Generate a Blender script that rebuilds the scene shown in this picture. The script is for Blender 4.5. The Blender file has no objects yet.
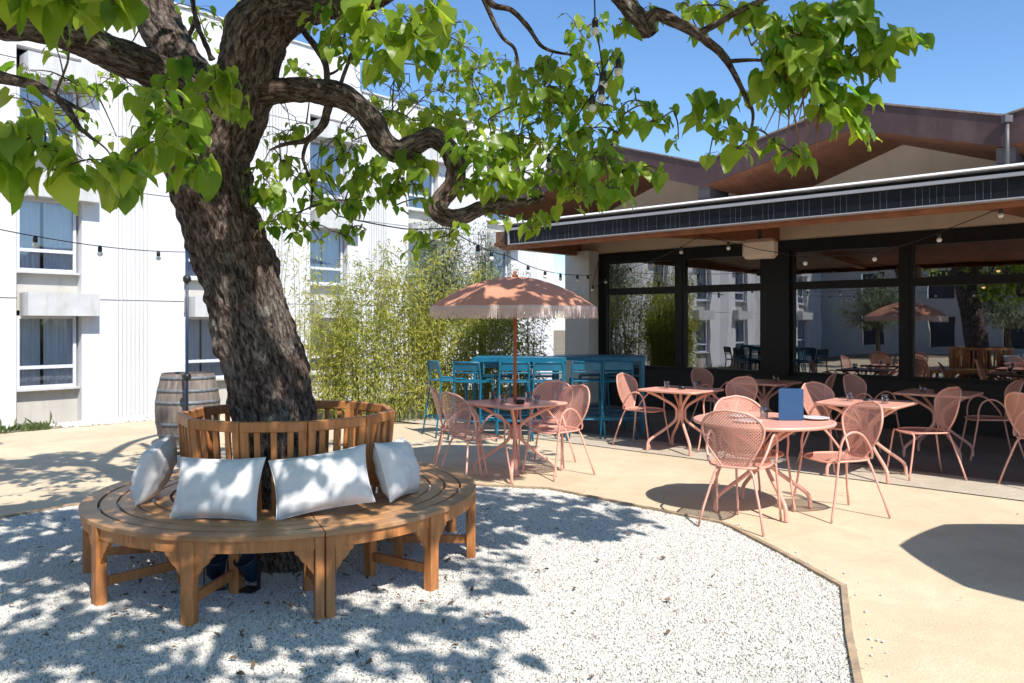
import bpy, math, random
import numpy as np
from mathutils import Vector, noise, Matrix
random.seed(7); np.random.seed(7)
PI = math.pi; rad = math.radians
scene = bpy.context.scene
COL = scene.collection
F = 795.0; CX = 512.0; HY = 324.0; EYE = 1.5
def P(px, py, d): return Vector(((px-CX)/F*d, d, EYE+(HY-py)/F*d))
SUN = Vector((.41, -.72, 1.0))

# ------------------------------------------------------------ mesh helper
class MB:
    def __init__(s): s.v=[]; s.f=[]; s.uv=[]; s.sm=[]; s.at=[]
    def add(s, vs, fs, uvs=None, smooth=False, at=None):
        o=len(s.v); s.v.extend([tuple(v) for v in vs])
        for i,f in enumerate(fs):
            s.f.append([o+k for k in f]); s.sm.append(smooth)
            s.uv.append(uvs[i] if uvs else None)
        if at is not None: s.at.extend(at)
        elif s.at: s.at.extend([(0,0,0)]*len(vs))
        return s
    def box(s, c, size, M=None, bev=0.0):
        hx,hy,hz=[a/2 for a in size]
        if bev<=0:
            vs=[Vector((x*hx,y*hy,z*hz)) for x in(-1,1) for y in(-1,1) for z in(-1,1)]
            fs=[(0,1,3,2),(4,6,7,5),(0,4,5,1),(2,3,7,6),(0,2,6,4),(1,5,7,3)]
        else:
            b=min(bev,hx*.9,hy*.9,hz*.9); vs=[]; idx={}
            for x in(-1,1):
                for y in(-1,1):
                    for z in(-1,1):
                        for a in range(3):
                            p=[x*(hx-b),y*(hy-b),z*(hz-b)]; p[a]+= (x,y,z)[a]*b
                            idx[(x,y,z,a)]=len(vs); vs.append(Vector(p))
            fs=[]
            for a in range(3):
                o=[k for k in range(3) if k!=a]
                for sg in(-1,1):
                    q=[]
                    for (i,j) in((-1,-1),(1,-1),(1,1),(-1,1)):
                        t=[0,0,0]; t[a]=sg; t[o[0]]=i; t[o[1]]=j; q.append(idx[(t[0],t[1],t[2],a)])
                    fs.append(q)
                for i in(-1,1):
                    for j in(-1,1):
                        t0=[0,0,0]; t0[o[0]]=i; t0[o[1]]=j
                        q=[]
                        for (sg,ax) in((-1,o[0]),(1,o[0]),(1,o[1]),(-1,o[1])):
                            t=list(t0); t[a]=sg; q.append(idx[(t[0],t[1],t[2],ax)])
                        fs.append(q)
            for x in(-1,1):
                for y in(-1,1):
                    for z in(-1,1): fs.append([idx[(x,y,z,a)] for a in range(3)])
        c=Vector(c)
        vs=[(M@v if M else v)+c for v in vs]
        return s.add(vs,fs)
    def bar(s, a, b, w, h, up=Vector((0,0,1)), bev=0.0):
        a=Vector(a); b=Vector(b); d=b-a; L=d.length; d.normalize()
        x=d.cross(up)
        if x.length<1e-4: x=d.cross(Vector((0,1,0)))
        x.normalize(); y=x.cross(d)
        M=Matrix((x,y,d)).transposed()
        return s.box((a+b)/2,(w,h,L),M,bev)
    def tube(s, pts, r, n=8, caps=True, smooth=True, attr=False, disp=None):
        pts=[Vector(p) for p in pts]; m=len(pts)
        rr=r if isinstance(r,(list,tuple)) else [r]*m
        T=[]
        for i in range(m):
            t=pts[min(i+1,m-1)]-pts[max(i-1,0)]
            if t.length<1e-9: t=Vector((0,0,1))
            T.append(t.normalized())
        ref=Vector((1,0,0)) if abs(T[0].x)<.9 else Vector((0,1,0))
        X=(ref-T[0]*ref.dot(T[0])).normalized()
        vs=[];at=[];L=0;fr=[]
        for i in range(m):
            X=(X-T[i]*X.dot(T[i])).normalized(); Y=T[i].cross(X)
            if i: L+=(pts[i]-pts[i-1]).length
            for k in range(n):
                a=2*PI*k/n; R=rr[i]
                cd=Vector((math.cos(a)*R,math.sin(a)*R,L))
                if disp: R=R+disp(cd,R,i/(m-1))
                vs.append(pts[i]+X*math.cos(a)*R+Y*math.sin(a)*R); at.append(tuple(cd))
        fs=[(i*n+k,i*n+(k+1)%n,(i+1)*n+(k+1)%n,(i+1)*n+k) for i in range(m-1) for k in range(n)]
        if caps: fs+= [tuple(range(n))[::-1], tuple((m-1)*n+k for k in range(n))]
        return s.add(vs,fs,smooth=smooth,at=at if attr else None)
    def lathe(s, c, prof, n=20, smooth=True, M=None):
        c=Vector(c); vs=[]
        for r,z in prof:
            for k in range(n):
                v=Vector((r*math.cos(2*PI*k/n),r*math.sin(2*PI*k/n),z)); vs.append(c+(M@v if M else v))
        m=len(prof)
        fs=[(i*n+k,i*n+(k+1)%n,(i+1)*n+(k+1)%n,(i+1)*n+k) for i in range(m-1) for k in range(n)]
        fs+= [tuple(range(n))[::-1], tuple((m-1)*n+k for k in range(n))]
        return s.add(vs,fs,smooth=smooth)
    def poly(s, pts, th, M=None):
        """polygon in local xy, extruded along -z by th through function M(v)"""
        n=len(pts); vs=[Vector((p[0],p[1],0)) for p in pts]+[Vector((p[0],p[1],-th)) for p in pts]
        if M: vs=[M(v) for v in vs]
        fs=[tuple(range(n)),tuple(range(2*n-1,n-1,-1))]+[(i,n+i,n+(i+1)%n,(i+1)%n) for i in range(n)]
        return s.add(vs,fs)
    def build(s, name, mat, parent=None, ang=None):
        me=bpy.data.meshes.new(name); me.from_pydata(s.v,[],s.f)
        me.polygons.foreach_set('use_smooth',s.sm)
        if any(u is not None for u in s.uv):
            ul=me.uv_layers.new(name='UVMap'); arr=[]
            for f,u in zip(s.f,s.uv):
                if u is None: arr += [0.0]*(2*len(f))
                else:
                    for q in u: arr += [q[0],q[1]]
            ul.data.foreach_set('uv',arr)
        if s.at and len(s.at)==len(s.v):
            a=me.attributes.new('bark','FLOAT_VECTOR','POINT'); a.data.foreach_set('vector',[c for t in s.at for c in t])
        me.validate(); me.update()
        for m in (mat if isinstance(mat,(list,tuple)) else [mat]): me.materials.append(m)
        o=bpy.data.objects.new(name,me); COL.objects.link(o)
        if parent: o.parent=parent
        return o
def cat(pts, sub=6, closed=False):
    """Catmull-Rom through tuples (any dimension)"""
    pts=[tuple(p) for p in pts]; n=len(pts); out=[]
    if n<3: return pts
    rng=range(n) if closed else range(n-1)
    for i in rng:
        if closed: p=[pts[(i+k-1)%n] for k in range(4)]
        else: p=[pts[max(i-1,0)],pts[i],pts[i+1],pts[min(i+2,n-1)]]
        for j in range(sub):
            t=j/sub
            out.append(tuple(.5*((2*b)+(-a+c)*t+(2*a-5*b+4*c-d)*t*t+(-a+3*b-3*c+d)*t**3) for a,b,c,d in zip(*p)))
    if not closed: out.append(pts[-1])
    return out

def tag(o,label=None,cat_=None,group=None,kind=None):
    if label: o['label']=label
    if cat_: o['category']=cat_
    if group: o['group']=group
    if kind: o['kind']=kind
    return o
def thing(name,label,cat_,loc=(0,0,0),rz=0,group=None):
    o=bpy.data.objects.new(name,None); COL.objects.link(o); o.location=loc; o.rotation_euler=(0,0,rz)
    o.empty_display_size=.1
    return tag(o,label,cat_,group)
def dup(root,loc,rz,label,group=None):
    r=root.copy(); COL.objects.link(r); r.location=loc; r.rotation_euler=(0,0,rz); r['label']=label
    if group: r['group']=group
    for ch in list(root.children):
        c=ch.copy(); COL.objects.link(c); c.parent=r
        for g in list(ch.children):
            d=g.copy(); COL.objects.link(d); d.parent=c
    return r

# ------------------------------------------------------------ materials
def N(nt,t,**k):
    n=nt.nodes.new(t)
    for a,b in k.items(): setattr(n,a,b)
    return n
def new_mat(name):
    m=bpy.data.materials.new(name); m.use_nodes=True; nt=m.node_tree
    return m,nt,nt.nodes['Principled BSDF'],nt.nodes['Material Output']
def simple(name,col,rough=.6,metal=0,var=.12,scale=6,bump=0,bscale=40,coord='Object',stretch=(1,1,1),spec=None,col2=None,det=5,bdist=.01):
    m,nt,b,o=new_mat(name); L=nt.links.new
    tc=N(nt,'ShaderNodeTexCoord'); mp=N(nt,'ShaderNodeMapping'); L(tc.outputs[coord],mp.inputs[0]); mp.inputs['Scale'].default_value=stretch
    nz=N(nt,'ShaderNodeTexNoise'); nz.inputs['Scale'].default_value=scale; nz.inputs['Detail'].default_value=det; L(mp.outputs[0],nz.inputs['Vector'])
    cr=N(nt,'ShaderNodeValToRGB'); L(nz.outputs['Fac'],cr.inputs[0])
    c=Vector(col); c2=Vector(col2) if col2 else c*(1+var)
    c1=c*(1-var) if not col2 else c
    cr.color_ramp.elements[0].position=.3; cr.color_ramp.elements[1].position=.7
    cr.color_ramp.elements[0].color=(*c1,1); cr.color_ramp.elements[1].color=(*[min(1,x) for x in c2],1)
    L(cr.outputs[0],b.inputs['Base Color']); b.inputs['Roughness'].default_value=rough; b.inputs['Metallic'].default_value=metal
    if spec is not None: b.inputs['Specular IOR Level'].default_value=spec
    if bump:
        n2=N(nt,'ShaderNodeTexNoise'); n2.inputs['Scale'].default_value=bscale; n2.inputs['Detail'].default_value=6; L(mp.outputs[0],n2.inputs['Vector'])
        bp=N(nt,'ShaderNodeBump'); bp.inputs['Strength'].default_value=bump; bp.inputs['Distance'].default_value=bdist
        L(n2.outputs['Fac'],bp.inputs['Height']); L(bp.outputs[0],b.inputs['Normal'])
    return m
M={}
# ground of stabilised sand: broad tone drift, fine grain, stains
def ground_mat(name,ca,cb,fine=(.75,1.1)):
    m,nt,b,o=new_mat(name); L=nt.links.new
    tc=N(nt,'ShaderNodeTexCoord')
    n1=N(nt,'ShaderNodeTexNoise'); n1.inputs['Scale'].default_value=.7; n1.inputs['Detail'].default_value=7; n1.inputs['Roughness'].default_value=.62; L(tc.outputs['Object'],n1.inputs['Vector'])
    r1=N(nt,'ShaderNodeValToRGB'); r1.color_ramp.elements[0].position=.35; r1.color_ramp.elements[1].position=.65
    r1.color_ramp.elements[0].color=(*ca,1); r1.color_ramp.elements[1].color=(*cb,1); L(n1.outputs['Fac'],r1.inputs[0])
    n2=N(nt,'ShaderNodeTexNoise'); n2.inputs['Scale'].default_value=110; n2.inputs['Detail'].default_value=3; L(tc.outputs['Object'],n2.inputs['Vector'])
    mr=N(nt,'ShaderNodeMapRange'); mr.inputs['From Min'].default_value=.3; mr.inputs['From Max'].default_value=.7; mr.inputs['To Min'].default_value=fine[0]; mr.inputs['To Max'].default_value=fine[1]; L(n2.outputs['Fac'],mr.inputs[0])
    vo=N(nt,'ShaderNodeTexVoronoi'); vo.inputs['Scale'].default_value=60; L(tc.outputs['Object'],vo.inputs['Vector'])
    mv=N(nt,'ShaderNodeMath',operation='LESS_THAN'); mv.inputs[1].default_value=.09; L(vo.outputs['Distance'],mv.inputs[0])
    mx=N(nt,'ShaderNodeVectorMath',operation='SCALE'); L(r1.outputs[0],mx.inputs[0]); L(mr.outputs[0],mx.inputs['Scale'])
    mm=N(nt,'ShaderNodeMix',data_type='RGBA'); mm.inputs['B'].default_value=(.16,.1,.06,1); L(mx.outputs[0],mm.inputs['A'])
    ms=N(nt,'ShaderNodeMath',operation='MULTIPLY'); ms.inputs[1].default_value=.55; L(mv.outputs[0],ms.inputs[0]); L(ms.outputs[0],mm.inputs['Factor'])
    n5=N(nt,'ShaderNodeTexNoise'); n5.inputs['Scale'].default_value=2.3; n5.inputs['Detail'].default_value=9; n5.inputs['Roughness'].default_value=.7; n5.inputs['Distortion'].default_value=.8; L(tc.outputs['Object'],n5.inputs['Vector'])
    r5=N(nt,'ShaderNodeMapRange'); r5.inputs['From Min'].default_value=.38; r5.inputs['From Max'].default_value=.66; r5.inputs['To Min'].default_value=.91; r5.inputs['To Max'].default_value=1.05; L(n5.outputs['Fac'],r5.inputs[0])
    v5=N(nt,'ShaderNodeVectorMath',operation='SCALE'); L(mm.outputs['Result'],v5.inputs[0]); L(r5.outputs[0],v5.inputs['Scale'])
    L(v5.outputs[0],b.inputs['Base Color']); b.inputs['Roughness'].default_value=.95; b.inputs['Specular IOR Level'].default_value=.15
    bp=N(nt,'ShaderNodeBump'); bp.inputs['Strength'].default_value=.5; bp.inputs['Distance'].default_value=.004; L(n2.outputs['Fac'],bp.inputs['Height'])
    n3=N(nt,'ShaderNodeTexNoise'); n3.inputs['Scale'].default_value=5; n3.inputs['Detail'].default_value=4; L(tc.outputs['Object'],n3.inputs['Vector'])
    b2=N(nt,'ShaderNodeBump'); b2.inputs['Strength'].default_value=.4; b2.inputs['Distance'].default_value=.02; L(n3.outputs['Fac'],b2.inputs['Height']); L(bp.outputs[0],b2.inputs['Normal'])
    L(b2.outputs[0],b.inputs['Normal'])
    return m
M['path']=ground_mat('sand_path',(.63,.50,.335),(.72,.60,.42))
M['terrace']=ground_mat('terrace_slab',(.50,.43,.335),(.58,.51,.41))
M['terrace_shade']=ground_mat('shade_darkened_terrace',(.19,.16,.145),(.25,.215,.19),(.8,1.15))  # terrace paving with the canopy shade put into its darker colour
M['soil']=ground_mat('soil',(.20,.16,.11),(.32,.26,.18),(.6,1.2))
M['gravel_base']=ground_mat('gravel_bed',(.42,.40,.36),(.52,.50,.46),(.6,1.2))
def pebble_mat():
    m,nt,b,o=new_mat('pebble'); L=nt.links.new
    oi=N(nt,'ShaderNodeObjectInfo'); cr=N(nt,'ShaderNodeValToRGB'); L(oi.outputs['Random'],cr.inputs[0])
    e=cr.color_ramp.elements; e[0].position=0; e[0].color=(.62,.595,.55,1); e[1].position=1; e[1].color=(.22,.18,.14,1)
    for p,c in((.3,(.67,.645,.595)),(.6,(.57,.545,.50)),(.88,(.63,.59,.53)),(.95,(.48,.44,.39)),(.975,(.32,.26,.2))): q=e.new(p); q.color=(*c,1)
    L(cr.outputs[0],b.inputs['Base Color']); b.inputs['Roughness'].default_value=.8; return m
M['pebble']=pebble_mat()
M['edging']=simple('timber_edging',(.42,.30,.19),.85,var=.3,scale=9,bump=.4,bscale=60)
M['joint']=simple('joint_line',(.07,.055,.045),.9)
M['white_wall']=simple('white_render',(.70,.70,.70),.85,var=.035,scale=1.3,bump=.12,bscale=120)
M['wing']=simple('grey_render',(.42,.42,.43),.85,var=.06,scale=1)
M['beige_panel']=simple('beige_panel',(.52,.49,.44),.8,var=.05,scale=2)
M['boxwhite']=simple('shutter_box_paint',(.56,.56,.55),.7,var=.08,scale=5)
M['upvc']=simple('window_frame_pvc',(.66,.68,.76),.45,var=.03)
M['shutter']=simple('grey_metal',(.35,.36,.38),.5,var=.05)
M['curtain']=simple('curtain',(.80,.81,.83),.9,var=.1,scale=3,stretch=(6,6,.3))
M['dark_room']=simple('dark_room',(.045,.05,.06),.9)
M['coping']=simple('coping_metal',(.6,.6,.6),.45,var=.05)
def glass_mat(name,refl,tint,wavy=.0):
    m,nt,b,o=new_mat(name); L=nt.links.new; nt.nodes.remove(b)
    g=N(nt,'ShaderNodeBsdfGlossy'); g.inputs['Roughness'].default_value=.0; g.inputs['Color'].default_value=(.95,.97,1,1)
    t=N(nt,'ShaderNodeBsdfTransparent'); t.inputs['Color'].default_value=(*tint,1)
    fr=N(nt,'ShaderNodeFresnel'); fr.inputs['IOR'].default_value=1.5
    mr=N(nt,'ShaderNodeMapRange'); mr.inputs['To Min'].default_value=refl; mr.inputs['To Max'].default_value=1; L(fr.outputs[0],mr.inputs[0])
    mx=N(nt,'ShaderNodeMixShader'); L(mr.outputs[0],mx.inputs[0]); L(t.outputs[0],mx.inputs[1]); L(g.outputs[0],mx.inputs[2]); L(mx.outputs[0],o.inputs[0])
    if wavy:
        tc=N(nt,'ShaderNodeTexCoord'); n=N(nt,'ShaderNodeTexNoise'); n.inputs['Scale'].default_value=1.6; n.inputs['Detail'].default_value=1; L(tc.outputs['Object'],n.inputs['Vector'])
        bp=N(nt,'ShaderNodeBump'); bp.inputs['Strength'].default_value=wavy; bp.inputs['Distance'].default_value=.01; L(n.outputs['Fac'],bp.inputs['Height']); L(bp.outputs[0],g.inputs['Normal'])
    return m
M['glass']=glass_mat('coated_window_glass',.24,(.55,.56,.56),.12)
M['bglass']=glass_mat('hotel_window_glass',.12,(.82,.86,.92),.1)
def tumbler_mat():
    m,nt,b,o=new_mat('drinking_glass'); L=nt.links.new; nt.nodes.remove(b)
    g=N(nt,'ShaderNodeBsdfGlossy'); g.inputs['Roughness'].default_value=.03
    t=N(nt,'ShaderNodeBsdfTransparent'); t.inputs['Color'].default_value=(.78,.80,.82,1)
    lw=N(nt,'ShaderNodeLayerWeight'); lw.inputs[0].default_value=.45
    mx=N(nt,'ShaderNodeMixShader'); L(lw.outputs['Facing'],mx.inputs[0]); L(t.outputs[0],mx.inputs[1]); L(g.outputs[0],mx.inputs[2]); L(mx.outputs[0],o.inputs[0]); return m
M['tumbler']=tumbler_mat()
M['teak']=simple('teak',(.38,.135,.038),.5,scale=7,stretch=(5,5,.6),bump=.25,bscale=30,col2=(.60,.25,.08))
M['teak_seat']=simple('teak_seat',(.33,.155,.065),.45,scale=5,bump=.25,bscale=50,col2=(.56,.29,.125))
M['cushion']=simple('cushion_fabric',(.74,.73,.72),.95,var=.05,scale=12,bump=.35,bscale=500,bdist=.002)
def bark_mat():
    m,nt,b,o=new_mat('bark'); L=nt.links.new
    at=N(nt,'ShaderNodeAttribute',attribute_name='bark'); mp=N(nt,'ShaderNodeMapping'); mp.inputs['Scale'].default_value=(1,1,.33); L(at.outputs['Vector'],mp.inputs[0])
    n1=N(nt,'ShaderNodeTexNoise'); n1.inputs['Scale'].default_value=46; n1.inputs['Detail'].default_value=9; n1.inputs['Roughness'].default_value=.74; n1.inputs['Distortion'].default_value=.6; L(mp.outputs[0],n1.inputs['Vector'])
    r=N(nt,'ShaderNodeValToRGB'); L(n1.outputs['Fac'],r.inputs[0]); e=r.color_ramp.elements
    e[0].position=.40; e[0].color=(.026,.018,.014,1); e[1].position=.66; e[1].color=(.44,.38,.34,1); q=e.new(.5); q.color=(.14,.112,.096,1)
    n2=N(nt,'ShaderNodeTexNoise'); n2.inputs['Scale'].default_value=3.5; n2.inputs['Detail'].default_value=4; L(at.outputs['Vector'],n2.inputs['Vector'])
    mx=N(nt,'ShaderNodeMix',data_type='RGBA',blend_type='MULTIPLY'); mx.inputs['Factor'].default_value=.55; L(r.outputs[0],mx.inputs['A'])
    r2=N(nt,'ShaderNodeValToRGB'); L(n2.outputs['Fac'],r2.inputs[0]); r2.color_ramp.elements[0].position=.35; r2.color_ramp.elements[1].position=.65; r2.color_ramp.elements[0].color=(.75,.5,.4,1); r2.color_ramp.elements[1].color=(1,1,1,1)
    L(r2.outputs[0],mx.inputs['B'])
    n4=N(nt,'ShaderNodeTexNoise'); n4.inputs['Scale'].default_value=7; n4.inputs['Detail'].default_value=7; n4.inputs['Roughness'].default_value=.7; L(at.outputs['Vector'],n4.inputs['Vector'])
    r4=N(nt,'ShaderNodeValToRGB'); L(n4.outputs['Fac'],r4.inputs[0]); r4.color_ramp.elements[0].position=.60; r4.color_ramp.elements[1].position=.66
    li=N(nt,'ShaderNodeMix',data_type='RGBA'); li.inputs['B'].default_value=(.36,.38,.31,1); L(mx.outputs['Result'],li.inputs['A'])
    lm_=N(nt,'ShaderNodeMath',operation='MULTIPLY'); lm_.inputs[1].default_value=.55; L(r4.outputs[0],lm_.inputs[0]); L(lm_.outputs[0],li.inputs['Factor'])
    L(li.outputs['Result'],b.inputs['Base Color']); b.inputs['Roughness'].default_value=.9; b.inputs['Specular IOR Level'].default_value=.2
    bp=N(nt,'ShaderNodeBump'); bp.inputs['Strength'].default_value=1; bp.inputs['Distance'].default_value=.045; L(n1.outputs['Fac'],bp.inputs['Height']); L(bp.outputs[0],b.inputs['Normal']); return m
M['bark']=bark_mat()
M['twig']=simple('twig_bark',(.09,.06,.045),.85,var=.3,scale=20)
M['pod']=simple('seed_pod',(.22,.12,.07),.8,var=.4,scale=9)
def leaf_mat(name,ca,cb,ta,tb,tr=.5,rough=.42):
    m,nt,b,o=new_mat(name); L=nt.links.new
    at=N(nt,'ShaderNodeAttribute',attribute_name='tone'); sep=N(nt,'ShaderNodeSeparateXYZ'); L(at.outputs['Vector'],sep.inputs[0])
    c1=N(nt,'ShaderNodeMix',data_type='RGBA'); c1.inputs['A'].default_value=(*ca,1); c1.inputs['B'].default_value=(*cb,1); L(sep.outputs[0],c1.inputs['Factor'])
    c2=N(nt,'ShaderNodeMix',data_type='RGBA'); c2.inputs['A'].default_value=(*ta,1); c2.inputs['B'].default_value=(*tb,1); L(sep.outputs[0],c2.inputs['Factor'])
    # veins from leaf coordinates stored in y (|x|) and z (along)
    ml=N(nt,'ShaderNodeMath',operation='LESS_THAN'); ml.inputs[1].default_value=.02; L(sep.outputs[1],ml.inputs[0])
    s1=N(nt,'ShaderNodeMath',operation='MULTIPLY'); s1.inputs[1].default_value=.75; L(sep.outputs[1],s1.inputs[0])
    s2=N(nt,'ShaderNodeMath',operation='SUBTRACT'); L(sep.outputs[2],s2.inputs[0]); L(s1.outputs[0],s2.inputs[1])
    s3=N(nt,'ShaderNodeMath',operation='MULTIPLY'); s3.inputs[1].default_value=6; L(s2.outputs[0],s3.inputs[0])
    s4=N(nt,'ShaderNodeMath',operation='FRACT'); L(s3.outputs[0],s4.inputs[0])
    s5=N(nt,'ShaderNodeMath',operation='LESS_THAN'); s5.inputs[1].default_value=.1; L(s4.outputs[0],s5.inputs[0])
    mxm=N(nt,'ShaderNodeMath',operation='MAXIMUM'); L(ml.outputs[0],mxm.inputs[0]); L(s5.outputs[0],mxm.inputs[1])
    vm=N(nt,'ShaderNodeMath',operation='MULTIPLY'); vm.inputs[1].default_value=.22; L(mxm.outputs[0],vm.inputs[0])
    c3=N(nt,'ShaderNodeMix',data_type='RGBA'); c3.inputs['B'].default_value=(.30,.38,.12,1); L(c1.outputs['Result'],c3.inputs['A']); L(vm.outputs[0],c3.inputs['Factor'])
    L(c3.outputs['Result'],b.inputs['Base Color']); b.inputs['Roughness'].default_value=rough; b.inputs['Specular IOR Level'].default_value=.4
    t=N(nt,'ShaderNodeBsdfTranslucent'); L(c2.outputs['Result'],t.inputs['Color'])
    mx=N(nt,'ShaderNodeMixShader'); mx.inputs[0].default_value=tr; L(b.outputs[0],mx.inputs[1]); L(t.outputs[0],mx.inputs[2]); L(mx.outputs[0],o.inputs[0]); return m
M['leaf']=leaf_mat('heart_leaf',(.06,.14,.012),(.26,.36,.04),(.25,.50,.02),(.80,.90,.09),.52,.36)
M['bamboo_leaf']=leaf_mat('bamboo_leaf',(.22,.28,.035),(.55,.52,.13),(.36,.46,.05),(.78,.72,.17),.42,.6)
M['olive_leaf']=leaf_mat('olive_leaf',(.16,.20,.13),(.34,.38,.27),(.2,.26,.13),(.3,.36,.2),.3,.6)
M['grass']=leaf_mat('grass_blade',(.07,.12,.03),(.16,.20,.06),(.12,.2,.04),(.24,.3,.08),.3,.7)
M['cane']=simple('bamboo_cane',(.22,.24,.09),.5,var=.3)
PINK=(.76,.375,.285)
M['pink']=simple('salmon_lacquer',PINK,.38,var=.06,scale=4,spec=.5)
def perf_mat():
    m,nt,b,o=new_mat('perforated_salmon_metal'); L=nt.links.new
    b.inputs['Base Color'].default_value=(*PINK,1); b.inputs['Roughness'].default_value=.4
    uv=N(nt,'ShaderNodeUVMap'); mp=N(nt,'ShaderNodeMapping'); mp.inputs['Rotation'].default_value=(0,0,PI/4); mp.inputs['Scale'].default_value=(62,62,62); L(uv.outputs[0],mp.inputs[0])
    fr=N(nt,'ShaderNodeVectorMath',operation='FRACTION'); L(mp.outputs[0],fr.inputs[0])
    sb=N(nt,'ShaderNodeVectorMath',operation='SUBTRACT'); sb.inputs[1].default_value=(.5,.5,0); L(fr.outputs[0],sb.inputs[0])
    ab=N(nt,'ShaderNodeVectorMath',operation='ABSOLUTE'); L(sb.outputs[0],ab.inputs[0]); sp=N(nt,'ShaderNodeSeparateXYZ'); L(ab.outputs[0],sp.inputs[0])
    mx=N(nt,'ShaderNodeMath',operation='MAXIMUM'); L(sp.outputs[0],mx.inputs[0]); L(sp.outputs[1],mx.inputs[1])
    lt=N(nt,'ShaderNodeMath',operation='GREATER_THAN'); lt.inputs[1].default_value=.30; L(mx.outputs[0],lt.inputs[0])
    L(lt.outputs[0],b.inputs['Alpha']); return m
M['perf']=perf_mat()
M['teal']=simple('teal_lacquer',(.004,.125,.215),.38,var=.08)
M['parasol']=None
def fabric_trans(name,col,tr,tcol,rough=.9):
    m=simple(name,col,rough,var=.05,scale=14,bump=.15,bscale=300,bdist=.002); nt=m.node_tree; L=nt.links.new
    b=nt.nodes['Principled BSDF']; o=nt.nodes['Material Output']; t=N(nt,'ShaderNodeBsdfTranslucent'); t.inputs[0].default_value=(*tcol,1)
    mx=N(nt,'ShaderNodeMixShader'); mx.inputs[0].default_value=tr; L(b.outputs[0],mx.inputs[1]); L(t.outputs[0],mx.inputs[2]); L(mx.outputs[0],o.inputs[0]); return m
M['parasol']=fabric_trans('parasol_fabric',(.69,.31,.19),.2,(.6,.22,.12))
M['fringe']=fabric_trans('parasol_fringe',(.80,.70,.65),.35,(.7,.55,.5))
M['polewood']=simple('parasol_pole',(.36,.12,.05),.5,var=.2,scale=12,stretch=(1,1,.2))
M['navy']=simple('navy_card',(.018,.075,.19),.6,var=.08,scale=30)
M['paper']=simple('white_ceramic',(.72,.70,.70),.3,var=.02)
M['black']=simple('black_metal',(.016,.016,.018),.4,var=.2)
M['blackframe']=simple('black_window_frame',(.009,.009,.010),.4,var=.2,spec=.3)
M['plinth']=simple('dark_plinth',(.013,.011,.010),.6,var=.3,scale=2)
M['soffitwood']=simple('soffit_wood',(.21,.07,.028),.55,scale=6,stretch=(1,1,1),bump=.2,bscale=30,col2=(.33,.125,.05))
def plank_mat(name,ca,cb,axis,per=.11):
    m=simple(name,ca,.6,scale=5,bump=0,col2=cb); nt=m.node_tree; L=nt.links.new; b=nt.nodes['Principled BSDF']
    uv=N(nt,'ShaderNodeUVMap'); s=N(nt,'ShaderNodeSeparateXYZ'); L(uv.outputs[0],s.inputs[0])
    d=N(nt,'ShaderNodeMath',operation='DIVIDE'); d.inputs[1].default_value=per; L(s.outputs[axis],d.inputs[0])
    f=N(nt,'ShaderNodeMath',operation='FRACT'); L(d.outputs[0],f.inputs[0]); g=N(nt,'ShaderNodeMath',operation='LESS_THAN'); g.inputs[1].default_value=.1; L(f.outputs[0],g.inputs[0])
    bp=N(nt,'ShaderNodeBump',invert=True); bp.inputs['Distance'].default_value=.01; L(g.outputs[0],bp.inputs['Height']); L(bp.outputs[0],b.inputs['Normal']); 
    return m
M['planks']=plank_mat('soffit_planks',(.14,.05,.022),(.22,.085,.038),0)
M['beige_wall']=simple('beige_render',(.68,.54,.415),.85,var=.06,scale=2,bump=.1,bscale=90)
M['fascia']=simple('brown_fascia',(.062,.031,.031),.5,var=.12,scale=3)
M['verge']=simple('roof_verge_flashing',(.20,.15,.12),.7,var=.35,scale=20)
M['rooftile']=simple('roof_sheet',(.06,.085,.10),.6,var=.2,scale=8)
M['membrane']=simple('pale_roof_membrane',(.66,.65,.63),.8,var=.1,scale=2)
M['whitetrim']=simple('white_trim',(.80,.80,.80),.5,var=.02)
M['seam']=simple('awning_seam',(.07,.08,.10),.6)
M['greytrim']=simple('grey_trim',(.36,.37,.42),.4,var=.05)
M['awning']=simple('awning_fabric',(.008,.010,.015),.55,spec=.25,var=.35,scale=5,stretch=(1,1,3),bump=.2,bscale=18)
M['beam']=simple('brown_beam',(.14,.07,.04),.7,col2=(.24,.13,.08),scale=8,bump=.3,bscale=40)
M['zinc']=simple('zinc',(.11,.10,.105),.5,metal=.3,var=.2,scale=8)
M['column']=simple('column_paint',(.70,.67,.63),.7,var=.05)
M['ac']=simple('beige_plastic',(.56,.47,.39),.5,var=.03)
M['barrelwood']=simple('barrel_oak',(.13,.10,.085),.85,col2=(.27,.225,.19),scale=3,stretch=(7,7,.7),bump=.4,bscale=20)
M['hoop']=simple('barrel_hoop',(.17,.18,.19),.6,metal=.2,var=.3,scale=20)
M['bulb']=simple('opal_bulb',(.74,.72,.68),.12,var=.02)
M['navyplastic']=simple('dark_blue_plastic',(.012,.03,.07),.4,var=.2)
M['stone']=simple('pale_stone',(.62,.60,.55),.9,var=.2,scale=30)
M['litter']=simple('dry_litter',(.10,.06,.035),.9,col2=(.24,.16,.09),scale=4)
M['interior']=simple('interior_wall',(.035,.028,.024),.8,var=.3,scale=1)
def emis(name,col,st):
    m,nt,b,o=new_mat(name); b.inputs['Emission Color'].default_value=(*col,1); b.inputs['Emission Strength'].default_value=st; b.inputs['Base Color'].default_value=(.8,.6,.3,1); return m
M['glow']=emis('lamp_glow',(1,.6,.2),1.5)

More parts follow.
